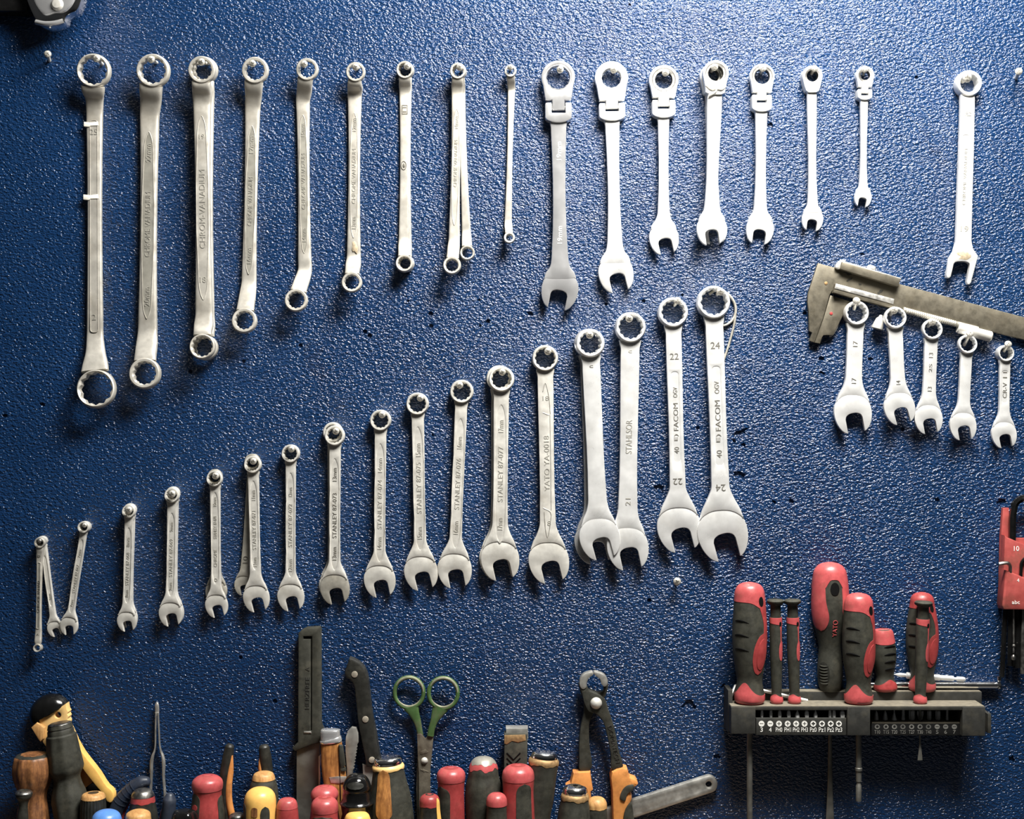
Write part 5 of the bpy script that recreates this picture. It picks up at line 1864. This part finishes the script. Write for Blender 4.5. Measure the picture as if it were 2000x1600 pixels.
def tweezers():
    t = T('tweezers', 'long thin steel tweezers standing tip up against the wall', 'tweezers', 306, 1375, 10)
    yb = t.yz(Z_SHELF)
    b = Bm()
    loft(b, [(306, 1372, 8, 3, 3), (306, 1376, 8, 7, 5), (306.5, 1385, 8, 7.6, 5), (306.5, 1398, 8, 7.6, 5)], e=2.6)
    t.add('tip', b, 'bright_edge')
    for s in (0, 1):
        b = Bm()
        if s == 0:
            sec = [(304.5, 1392, 9, 3.2, 6), (303.6, 1430, 9, 2.8, 7), (301.5, 1468, 10, 3.2, 8), (298.5, 1476, 10, 5, 9), (296, 1520, 11, 4.5, 9), (295, 1548, 12, 4.5, 9), (297, 1620, 12, 5, 9), (304, yb, 12, 6, 9)]
        else:
            sec = [(308.5, 1392, 9, 3.2, 6), (310.5, 1430, 9, 2.8, 7), (314.5, 1468, 10, 3.2, 8), (317.5, 1476, 10, 5, 9), (320, 1520, 11, 4.5, 9), (322.5, 1550, 12, 4.5, 9), (321, 1620, 12, 5, 9), (312, yb, 12, 6, 9)]
        loft(b, sec, e=3)
        t.add('arm', b, 'pale_steel')


tweezers()
q = H('black_screwdriver', 'black tapered handle with a grey top and red-brown rim, right of the slate handle', 'screwdriver', 279, 84, [(1541, 0.01), (1542, 9), (1545, 16), (1552, 20.5), (1560, 22.5), (1570, 24), (1590, 28), (1610, 30)], 'black_plastic')
q.top(1566, 'red_plastic', 'rim', 0.4, 0.8)
q.top(1555, 'bushing_steel', 'end_face', 0.9)
q = H('screwdriver', 'dark grey lobed handle top at the bottom edge, left of the red one', 'screwdriver', 360, 112, [(1581, 0.01), (1582, 13), (1585, 20), (1590, 24), (1600, 27)], 'gloss_black', 'knob', flutes=5, fd=0.16, n=60)
q = H('red_screwdriver', 'tall red screwdriver with black side panels, right of the slate pliers', 'screwdriver', 405, 72, [(1514, 0.01), (1515, 12), (1519, 22), (1525, 28), (1531, 29.5), (1538, 29), (1546, 27.5), (1560, 28), (1580, 31), (1610, 32)], 'red_plastic')
q.top(1541, 'bright_red', 'cap', 0.6)
q.inlay(-1.35, -0.30, 1545, 1640, 'black_rubber', 'side_panel', 1.0)
q.inlay(0.95, 1.9, 1552, 1640, 'black_rubber', 'side_panel', 1.0)
b = Bm()
q.L.blob(b, -0.70, q.t(1572), 0.24, 6, 1.6)
q.add('button', b, 'red_plastic', q.g)


def orange_pliers():
    t = T('orange_black_pliers', 'pliers with black handles and orange inner stripes, right of the red screwdriver', 'pliers', 480, 1460, 32)
    yb = t.yz(Z_SHELF)
    specs = [([(449, 1458, 34), (446, 1475, 34), (441, 1510, 34), (439, 1545, 33), (444, 1600, 32), (455, yb, 32)], [(454, 1474, 38), (452, 1500, 38), (448, 1530, 38), (448, 1560, 38), (456, 1600, 38), (466, yb, 36)], 10.5),
             ([(516, 1459, 34), (518, 1475, 34), (521, 1510, 34), (522, 1545, 33), (516, 1600, 32), (505, yb, 32)], [(510, 1476, 38), (511, 1495, 38), (514, 1515, 38), (514, 1560, 38), (508, 1600, 38), (496, yb, 36)], 12)]
    for outer, inner, r in specs:
        b = Bm()
        tube(b, outer, [r * 0.85, r, r * 1.1, r * 1.1, r, r], 16, sub=5)
        p0, p1 = Vector(outer[0]), Vector(outer[1])
        Lathe(p0, p0 - p1, [(0, r * 0.85), (3, r * 0.72), (5, r * 0.45), (6, 0.01)]).solid(b, n=16)
        hd = t.add('handle', b, 'black_plastic', smooth=60)
        b = Bm()
        tube(b, inner, [2.5, 6.5, 7, 7, 7], 12, sub=5)
        t.add('stripe', b, 'orange_plastic', hd, label='worn orange inner stripe')


orange_pliers()
q = H('screwdriver', 'grey steel knob at the bottom edge between red and yellow handles', 'screwdriver', 464, 100, [(1588, 0.01), (1589, 10), (1592, 15), (1600, 17)], 'bushing_steel', 'knob')
q = H('screwdriver', 'dark handle with a flat speckled tan top, behind the yellow round one', 'screwdriver', 515, 66, [(1508, 0.01), (1509, 12), (1512, 18), (1517, 20.5), (1523, 22), (1530, 25), (1540, 27), (1600, 28)], 'black_rubber')
q.top(1522, 'tan_wood', 'end_face', 0.7)
q = H('yellow_screwdriver', 'yellow round-topped handle with black windows', 'screwdriver', 508, 108, [(1538, 0.01), (1538.5, 8), (1541, 17), (1546, 24), (1553, 28.5), (1561, 30.5), (1575, 31), (1610, 31)], 'yellow_plastic')
q.inlay(-1.45, -0.85, 1565, 1660, 'black_rubber', 'side_panel', 0.9)
q.inlay(0.20, 0.80, 1568, 1660, 'black_rubber', 'side_panel', 0.9)
q.inlay(-0.36, 0.02, 1569, 1588, 'brown_wood', 'window', 0.9)
q = H('small_red_screwdriver', 'small red handle right of the yellow round one', 'screwdriver', 561, 108, [(1559, 0.01), (1560, 9), (1563, 15), (1569, 18.5), (1576, 20), (1590, 21.5), (1610, 23)], 'red_plastic')
q.top(1577, 'bright_red', 'cap', 0.5)
q = H('screwdriver', 'red domed handle just behind the other red dome, below the big knife', 'screwdriver', 634, 78, [(1535, 0.01), (1536, 11), (1540, 20), (1546, 25), (1553, 26.5), (1560, 25), (1575, 26), (1610, 30)], 'red_plastic')
q.top(1558, 'bright_red', 'cap', 0.5)
q = H('screwdriver', 'red domed handle with black sides in front of another red dome', 'screwdriver', 634, 116, [(1557, 0.01), (1558, 12), (1562, 20), (1568, 24.5), (1576, 26), (1586, 25.5), (1610, 28)], 'red_plastic')
q.top(1584, 'bright_red', 'cap', 0.5)
q.inlay(-1.1, 1.0, 1589, 1660, 'black_rubber', 'side_panel', 0.9)

# knives, scissors and flat tools against the wall


def big_knife():
    t = T('large_knife', 'large knife with a grey-black plastic handle, standing blade down', 'knife', 600, 1300, 14)
    yb = t.yz(Z_SHELF)
    b = Bm()
    hnd = [(584, 1236), (590, 1230), (600, 1225), (625, 1224), (627, 1228), (627.5, 1412), (632, 1424), (640, 1428), (640, 1446), (612, 1452), (578, 1466), (572, 1460), (583, 1448)]
    gr = [(594, 1242), (610, 1242), (610, 1425), (608.5, 1425), (608.5, 1247), (594, 1247)]
    plate(b, hnd, 4, 24, 3, [gr])
    hd = t.add('handle', b, 'black_rubber')
    b = Bm()
    plate(b, [(593, 1241), (611, 1241), (611, 1426), (593, 1426)], 6, 19, 0)
    t.add('groove_floor', b, 'recess_black', hd)
    b = Bm()
    plate(b, [(595, 1426), (609, 1426), (610, 1430), (595, 1430)], 22, 25.5, 1.2)
    t.add('stop_lug', b, 'pale_steel', hd)
    b = Bm()
    text(b, 'HERZFREE', (602, 1352), (0.02, -1), 62, 8, 24, 0.7)
    text(b, 'A', (602, 1305), (0.02, -1), 8, 8, 24, 0.7)
    t.add('moulded_lettering', b, 'rack_plastic', hd, smooth=0)
    b = Bm()
    plate(b, [(579.5, 1464), (626, 1444), (625, 1460), (624, yb), (579, yb)], 9, 16, 1)
    bl = t.add('blade', b, 'blade_steel')
    b = Bm()
    plate(b, [(622.5, 1477), (626, 1474), (626.5, 1488), (625.4, 1500), (626.4, 1515), (625.6, 1540), (624, 1556), (622.6, 1540), (622.8, 1510)], 12, 16.8, 0.4)
    t.add('cutting_edge', b, 'bright_edge', bl)


big_knife()


def capped_knife():
    t = T('capped_knife', 'old knife with an orange-brown worn handle and a steel end cap', 'knife', 652, 1440, 40)
    yb = t.yz(Z_SHELF)
    b = Bm()
    loft(b, [(647, 1448, 40, 40, 24), (650, 1490, 40, 45, 26), (656, 1540, 40, 44, 26), (660, 1580, 40, 36, 24), (664, yb, 40, 30, 20)], e=3)
    hd = t.add('handle', b, 'orange_wood', smooth=60)
    b = Bm()
    loft(b, [(645, 1424.5, 40, 33, 20), (645, 1426, 40, 37, 24), (645.5, 1442, 40, 39, 26), (646, 1444, 40, 42, 29), (646.3, 1448, 40, 43, 29.5), (646.5, 1450, 40, 42, 28)], e=3, sub=3)
    t.add('end_cap', b, 'chrome', smooth=50)
    b = Bm()
    plate(b, [(663.5, 1452), (671, 1454), (676, 1492), (668, 1500), (664, 1478)], 46, 54, 1.5)
    plate(b, [(667, 1498), (676, 1496), (677, 1503), (668, 1504)], 46, 54, 1)
    t.add('dark_scale', b, 'black_rubber', hd, label='black remains of the handle covering')
    b = Bm()
    plate(b, [(645, 1515), (662, 1513), (678, 1514), (680, 1522), (664, 1527), (648, 1526)], 50, 54.2, 0.6)
    t.add('tape_scrap', b, 'pale_steel', hd, label='pale smear on the handle')
    b = Bm()
    plate(b, [(663.2, 1452), (664.2, 1452), (668, 1560), (666.6, 1560)], 50, 54.3, 0)
    t.add('seam', b, 'recess_black', hd)


capped_knife()
t = T('serrated_blade', 'pale leaf-shaped blade with serrated right edge between the two knives', 'blade', 686, 1460, 26)
yb = t.yz(Z_SHELF)
b = Bm()
pts = [(675, 1440), (680, 1427), (687, 1420), (696, 1421), (700, 1432), (700.5, 1450)]
for i in range(9):
    pts += [(699 - i * 0.9, 1453 + i * 6), (697.4 - i * 0.95, 1456.5 + i * 6)]
pts += [(686, 1530), (684, yb), (674, yb), (677, 1500), (674, 1465)]
plate(b, pts, 20, 27, 2.2)
t.add('blade', b, 'pale_steel')


def black_knife():
    t = T('kitchen_knife', 'black-handled kitchen knife with three steel rivets', 'knife', 710, 1390, 20)
    yb = t.yz(Z_SHELF)
    b = Bm()
    out = spline([(683, 1284), (690, 1286), (702, 1293), (713, 1305), (718, 1318), (722, 1345), (727, 1390), (735, 1430), (743, 1478), (745, 1488)], 4) + [(744, 1500), (716, 1496)] + \
        spline([(714, 1480), (706, 1440), (699, 1400), (695, 1360), (691, 1335), (684, 1326), (676, 1320), (674, 1315), (678, 1300)], 4)
    plate(b, out, 8, 30, 4)
    hd = t.add('handle', b, 'black_plastic')
    for (x, y) in ((693.8, 1315.5), (714.8, 1403), (727.5, 1482)):
        b = Bm()
        plate(b, circle(x, y, 6.2, 24), 26, 31.4, 0.8)
        t.add('rivet', b, 'rivet_steel', hd)
    b = Bm()
    plate(b, [(708, 1492), (740, 1498), (745, 1600), (748, yb), (722, yb), (712, 1560)], 16, 22, 1)
    t.add('blade', b, 'pale_steel')


black_knife()
q = H('screwdriver', 'black domed handle with an oval button on top, right of the red domes', 'screwdriver', 697, 104, [(1511, 0.01), (1512, 9), (1516, 17), (1523, 23), (1532, 26.5), (1541, 28), (1542, 27), (1551, 28), (1566, 31), (1567, 33), (1570, 33), (1571, 31.5), (1610, 34)], 'gloss_black', sub=2)
b = Bm()
q.L.blob(b, 0.0, q.t(1529), 0.62, 6.5, 2.4, drop=4)
q.add('button', b, 'black_plastic', q.g)
q = H('large_chisel', 'big chisel handle with a chrome striking cap, orange wood and black sides', 'chisel', 757, 76, [(1477, 0.01), (1478, 18), (1480, 24), (1485, 26.5), (1492, 26.5), (1493, 28.5), (1497, 31), (1502, 30.5), (1520, 33), (1560, 41), (1600, 44)], 'black_rubber', lean=-0.06, sub=3)
q.top(1500, 'cream_plastic', 'collar', 0.6, 1.0)
q.inlay(-0.62, 0.16, 1496, 1590, 'orange_wood', 'wood_inlay', 1.2)
q.top(1492, 'mirror_chrome', 'striking_cap', 1.2)
q = H('screwdriver', 'pale yellow ball handle at the bottom edge below the domed black one', 'screwdriver', 698, 132, [(1585, 0.01), (1585.5, 9), (1588, 17), (1592, 22), (1600, 25.5)], 'yellow_plastic', 'knob')


def scissors():
    t = T('scissors', 'scissors with worn green ring handles, standing blades down', 'scissors', 832, 1400, 14)
    yb = t.yz(Z_SHELF)
    for s, (cx, cy) in ((-1, (799, 1353)), (1, (866, 1353))):
        hh = 14 if s < 0 else 20
        b = Bm()
        n = 48
        ctr = []
        for i in range(n + 1):
            a = 2 * PI * i / n
            ctr.append((cx + 28.3 * math.cos(a), cy + 30 * math.sin(a), hh))
        tube(b, ctr, 4.2, 12, caps=False)
        if s < 0:
            loft(b, [(803, 1380, hh, 32, 9), (808, 1392, hh, 22, 9), (815, 1410, hh, 15, 9), (819, 1426, hh, 12, 9), (821, 1436, hh, 12, 8)], e=2.6)
        else:
            loft(b, [(861, 1380, hh, 32, 9), (855, 1392, hh, 24, 9), (848, 1408, hh, 15, 9), (843, 1424, hh, 13, 9), (841, 1436, hh, 13, 8)], e=2.6)
        hd = t.add('ring_handle', b, 'green_paint', smooth=60)
        b = Bm()
        arc = [(cx + 28.3 * math.cos(a), cy + 30 * math.sin(a), hh + 2.4) for a in [math.radians(x) for x in range(-170, 20, 6)]]
        tube(b, arc, [1.0, 2.9, 3.1, 2.9, 1.0], 10)
        arc = [(cx + 25 * math.cos(a), cy + 26.8 * math.sin(a), hh + 1.8) for a in [math.radians(x) for x in range(30, 160, 6)]]
        tube(b, arc, [0.6, 2.2, 2.4, 2.2, 0.6], 10)
        t.add('bare_metal', b, 'worn_paint', hd, label='edge worn to bare metal')
    b = Bm()
    plate(b, [(847, 1432), (846, 1436), (842, 1480), (838, 1520), (836, yb), (818, yb), (813, 1540), (815, 1480), (822, 1440), (835, 1448)], 8, 14, 1)
    t.add('blade', b, 'rusty_steel')
    b = Bm()
    plate(b, [(815, 1433), (823, 1432), (831, 1442), (838, 1432), (847, 1436), (844, 1470), (841, 1500), (841, 1560), (840, yb), (818, yb), (818, 1508), (816, 1470)], 14, 20, 1)
    bl = t.add('blade', b, 'rusty_steel')
    b = Bm()
    Lathe((829.5, 1484.5, 19), (0, 0, 1), [(0, 6.6), (2, 6.6), (4, 5), (5.2, 2.5), (5.6, 0.01)]).solid(b, n=24)
    t.add('pivot', b, 'satin_steel', bl)
    b = Bm()
    plate(b, chip(829, 1467, 10, 21, 14, 0.6, -0.3), 19, 20.5, 0.2)
    plate(b, chip(828, 1504, 9, 22, 14, 0.35, 0.3), 19, 20.5, 0.2)
    t.add('rust_spot', b, 'rusty_steel', bl)


scissors()
q = H('screwdriver', 'small dark red-topped handle with a yellow stripe, below the scissors', 'screwdriver', 839, 110, [(1551, 0.01), (1552, 9), (1556, 16), (1562, 19), (1570, 19.5), (1578, 20), (1610, 24)], 'black_plastic')
q.top(1573, 'red_plastic', 'cap', 0.4, 0.8)
q.inlay(0.75, 1.25, 1557, 1660, 'yellow_plastic', 'stripe', 2.0)
q = H('red_screwdriver', 'red screwdriver with a dark side panel, right of the scissors', 'screwdriver', 881, 72, [(1499, 0.01), (1500, 14), (1504, 22), (1510, 26.5), (1518, 27.5), (1526, 26.5), (1545, 25.5), (1570, 26), (1610, 27)], 'red_plastic')
q.top(1524, 'bright_red', 'cap', 0.5)
q.inlay(-1.6, -0.02, 1532, 1640, 'black_rubber', 'side_panel', 0.9)
q = H('black_screwdriver', 'dark bulging handle with a scuffed red top, right of the scissors', 'screwdriver', 944, 60, [(1479, 0.01), (1480, 11), (1483, 18), (1490, 24), (1500, 28), (1515, 30), (1530, 34), (1550, 36), (1575, 36), (1610, 34)], 'black_rubber')
q.top(1500, 'bright_red', 'cap', 0.5, 2.5)
q.top(1490, 'panel_grey', 'end_face', 0.8, 1.5)
q = H('small_red_screwdriver', 'small red-topped black handle in front of two larger red and black ones', 'screwdriver', 970, 112, [(1549, 0.01), (1550, 9), (1554, 15.5), (1560, 19), (1568, 20), (1578, 19.5), (1610, 21)], 'black_rubber')
q.top(1572, 'bright_red', 'cap', 0.6)


def file_block():
    t = T('sharpening_file', 'flat dark metal handle with arrow grooves and rusted square top', 'file', 1007, 1460, 30)
    yb = t.yz(Z_SHELF)
    b = Bm()
    plate(b, [(985, 1430), (1030, 1430), (1030, yb), (981, yb)], 20, 48, 3)
    hd = t.add('handle', b, 'black_rubber')
    b = Bm()
    plate(b, [(988, 1421), (1031, 1421), (1032, 1440), (1028, 1446), (988, 1446)], 12, 38, 2)
    t.add('end_plate', b, 'pale_steel', hd)
    b = Bm()
    plate(b, [(985, 1432), (1026, 1431), (1027, 1442), (1012, 1446), (1000, 1443), (990, 1450), (985, 1448)], 44, 49, 1)
    t.add('rust_spot', b, 'rust_patch', hd, label='rusty worn edge')
    b = Bm()
    for i in range(4):
        y = 1466 + i * 10
        tube(b, [(990, y, 48.2), (1003, y + 13, 48.4), (1016, y, 48.2)], 1.3, 6)
    t.add('arrow_groove', b, 'recess_black', hd)


file_block()
q = H('large_red_screwdriver', 'large red screwdriver with a grey front panel, left of the chrome-capped pair', 'screwdriver', 1012, 82, [(1494, 0.01), (1495, 14), (1499, 23), (1506, 29), (1515, 31), (1525, 31), (1545, 30), (1570, 31), (1610, 33)], 'red_plastic')
q.top(1522, 'bright_red', 'cap', 0.5)
q.inlay(-0.12, 0.95, 1524, 1640, 'black_rubber', 'side_panel', 0.9)
q = H('capped_chisel', 'dark chisel handle leaning right with a chrome cap', 'chisel', 1064, 60, [(1467, 0.01), (1468, 16), (1470, 22), (1475, 24.5), (1480, 25), (1481, 27), (1486, 29.5), (1492, 29), (1520, 27.5), (1560, 27), (1590, 24), (1610, 24)], 'black_rubber', lean=0.10, sub=3, squash=0.8)
q.top(1491, 'rust_patch', 'collar', 0.6, 1.6)
q.top(1479, 'mirror_chrome', 'striking_cap', 1.0)


def pincers():
    t = T('end_cutting_pincers', 'black end-cutting pincers with orange grips, standing jaws up', 'pincers', 1160, 1400, 20)
    yb = t.yz(Z_SHELF)
    b = Bm()
    plate(b, spline([(1157, 1310), (1147, 1311), (1138, 1315), (1132, 1325), (1133, 1340), (1138, 1344), (1144, 1341), (1146, 1330), (1150, 1322), (1158, 1315)], 4, True), 18, 34, 2)
    t.add('jaw_edge', b, 'pale_steel')
    b = Bm()
    plate(b, spline([(1159, 1310), (1170, 1311), (1180, 1316), (1186, 1326), (1185, 1336), (1179, 1339), (1174, 1334), (1171, 1325), (1164, 1319), (1159, 1314)], 4, True), 18, 34, 2)
    t.add('jaw_edge', b, 'pale_steel')
    b = Bm()
    plate(b, spline([(1130, 1335), (1133, 1350), (1139, 1366), (1140, 1390), (1134, 1420), (1131, 1450), (1131, 1480), (1134, 1506), (1150, 1506), (1151, 1450), (1152, 1410), (1160, 1392), (1176, 1370), (1184, 1356), (1186, 1335),
                     (1180, 1338), (1178, 1350), (1170, 1352), (1160, 1350), (1148, 1345), (1140, 1344)], 4, True), 8, 22, 2)
    t.add('lever', b, 'dark_iron')
    b = Bm()
    plate(b, spline([(1132, 1336), (1136, 1352), (1141, 1372), (1150, 1388), (1163, 1392), (1174, 1402), (1184, 1430), (1192, 1470), (1197, 1502), (1213, 1500), (1207, 1460), (1198, 1415), (1188, 1385), (1181, 1365), (1168, 1354), (1157, 1350),
                     (1149, 1345), (1146, 1338), (1140, 1343)], 4, True), 18, 32, 2)
    lv = t.add('lever', b, 'dark_iron')
    b = Bm()
    Lathe((1163.5, 1371, 30), (0, 0, 1), [(0, 11.5), (4, 11.3), (8, 8.5), (10.5, 4.5), (11.2, 0.01)]).solid(b, n=32)
    t.add('pivot', b, 'satin_steel', lv)
    b = Bm()
    dd = Vector((14, 62)).normalized()
    text(b, 'DOMATECH', (1198, 1451), (dd.x, dd.y), 74, 8, 32, 0.8)
    t.add('raised_lettering', b, 'bushing_steel', lv, smooth=0)
    b = Bm()
    plate(b, [(1119, 1507), (1153, 1505), (1156, 1530), (1158, 1541), (1154, 1545), (1156, yb), (1114, yb), (1112, 1545), (1105, 1534), (1114, 1528)], 4, 30, 5)
    t.add('grip_sleeve', b, 'orange_plastic')
    b = Bm()
    plate(b, spline([(1194, 1504), (1224, 1498), (1229, 1514), (1242, 1520), (1245, 1528), (1232, 1538), (1233, 1556), (1226, 1572), (1218, 1590), (1218, 1620), (1222, yb), (1198, yb), (1196, 1600), (1194, 1540)], 3, True), 6, 38, 6)
    gs = t.add('grip_sleeve', b, 'orange_plastic')
    b = Bm()
    plate(b, spline([(1213, 1540), (1222, 1530), (1236, 1528), (1234, 1538), (1224, 1546), (1218, 1560), (1210, 1556)], 3, True), 34, 41, 2)
    plate(b, spline([(1230, 1562), (1236, 1590), (1240, yb), (1220, yb), (1216, 1600), (1220, 1575)], 3, True), 20, 41, 2)
    t.add('sleeve_inset', b, 'black_rubber', gs)


pincers()
q = H('capped_screwdriver', 'black handle with a bright chrome cap and dark centre hole, before the pincers', 'screwdriver', 1124, 104, [(1535, 0.01), (1536, 16), (1539, 21), (1545, 23), (1550, 22.5), (1551, 25), (1556, 27), (1562, 27), (1580, 30), (1610, 33)], 'black_rubber', sub=3, lean=0.05)
q.top(1560, 'rust_patch', 'collar', 0.6, 1.5)
q.top(1549, 'mirror_chrome', 'striking_cap', 1.0)
b = Bm()
Lathe(q.L.pt(0, q.L.prof[-1][0], 0.01), q.L.a, [(0, 5), (1.6, 5), (1.61, 0.01)], 1.0, 5, 0.3).solid(b, n=30)
q.add('centre_hole', b, 'recess_black', q.g)
q = H('screwdriver', 'tan wooden ball handle with dark base, between the pincers grips', 'screwdriver', 1166, 74, [(1557, 0.01), (1558, 9), (1562, 15), (1569, 18.5), (1577, 19), (1590, 20), (1610, 20)], 'black_rubber')
q.top(1578, 'tan_wood', 'knob', 0.6, 0.6)

t = T('steel_bar', 'flat grey steel bar with a hole near its round end, leaning to the right', 'file', 1290, 1560, 12)
b = Bm()
d = Vector((204, -66)).normalized()
nn = Vector((d.y, -d.x))
C0 = Vector((1384, 1532))
W2 = 17.5
arc = [C0 + d * (W2 * math.cos(a)) + nn * (W2 * math.sin(a)) for a in [math.radians(x) for x in range(-80, 81, 10)]]
Z0 = C0 - d * 300
loop = [tuple(Z0 - nn * W2)] + [tuple(p) for p in arc] + [tuple(Z0 + nn * W2)]
plate(b, loop, 3, 16, 3.5, [circle(1384, 1532, 5.8, 24)])
t.add('bar', b, 'pale_steel')

# ---------------------------------------------------------------- camera and light
cam = bpy.data.cameras.new('camera')
cam.sensor_width = 36
cam.lens = 36 * (D * S) / (2000 * S)
co = bpy.data.objects.new('camera', cam)
COL.objects.link(co)
co.location = (0, -D * S, ZC)
co.rotation_euler = (PI / 2, 0, 0)
cam.clip_start = 0.01
SC.camera = co


def area_light(name, loc, target, sx, sy, power, col):
    l = bpy.data.lights.new(name, 'AREA')
    l.shape = 'RECTANGLE'
    l.size = sx
    l.size_y = sy
    l.energy = power
    l.color = col
    o = bpy.data.objects.new(name, l)
    COL.objects.link(o)
    o.location = loc
    o.rotation_euler = (Vector(target) - Vector(loc)).to_track_quat('-Z', 'Y').to_euler()
    return o


area_light('skylight', (0.26, -0.42, ZC + 0.70), (0.15, 0, ZC + 0.05), 0.40, 0.20, 17, (1.0, 0.97, 0.92))
area_light('fill_light', (0.50, -0.78, ZC + 1.48), (0.10, 0, ZC - 0.1), 0.7, 0.5, 46, (1.0, 0.98, 0.94))  # added soft fill from the upper right, brightens the steel
wd = bpy.data.worlds.new('workshop')
SC.world = wd
wd.use_nodes = True
bg = wd.node_tree.nodes['Background']
wt_ = wd.node_tree
tcw = wt_.nodes.new('ShaderNodeTexCoord')
sep = wt_.nodes.new('ShaderNodeSeparateXYZ')
wt_.links.new(tcw.outputs['Generated'], sep.inputs['Vector'])
rw = wt_.nodes.new('ShaderNodeMapRange')
rw.inputs['From Min'].default_value = -0.3
rw.inputs['From Max'].default_value = 0.9
rw.inputs['To Min'].default_value = 0.004
rw.inputs['To Max'].default_value = 0.06
wt_.links.new(sep.outputs['Z'], rw.inputs['Value'])
wt_.links.new(rw.outputs['Result'], bg.inputs['Strength'])
bg.inputs['Color'].default_value = (0.95, 0.97, 1.0, 1)

SC.view_settings.view_transform = 'Standard'
SC.view_settings.look = 'None'
SC.view_settings.exposure = 0.12
SC.view_settings.gamma = 1.0
SC.view_settings.use_curve_mapping = False
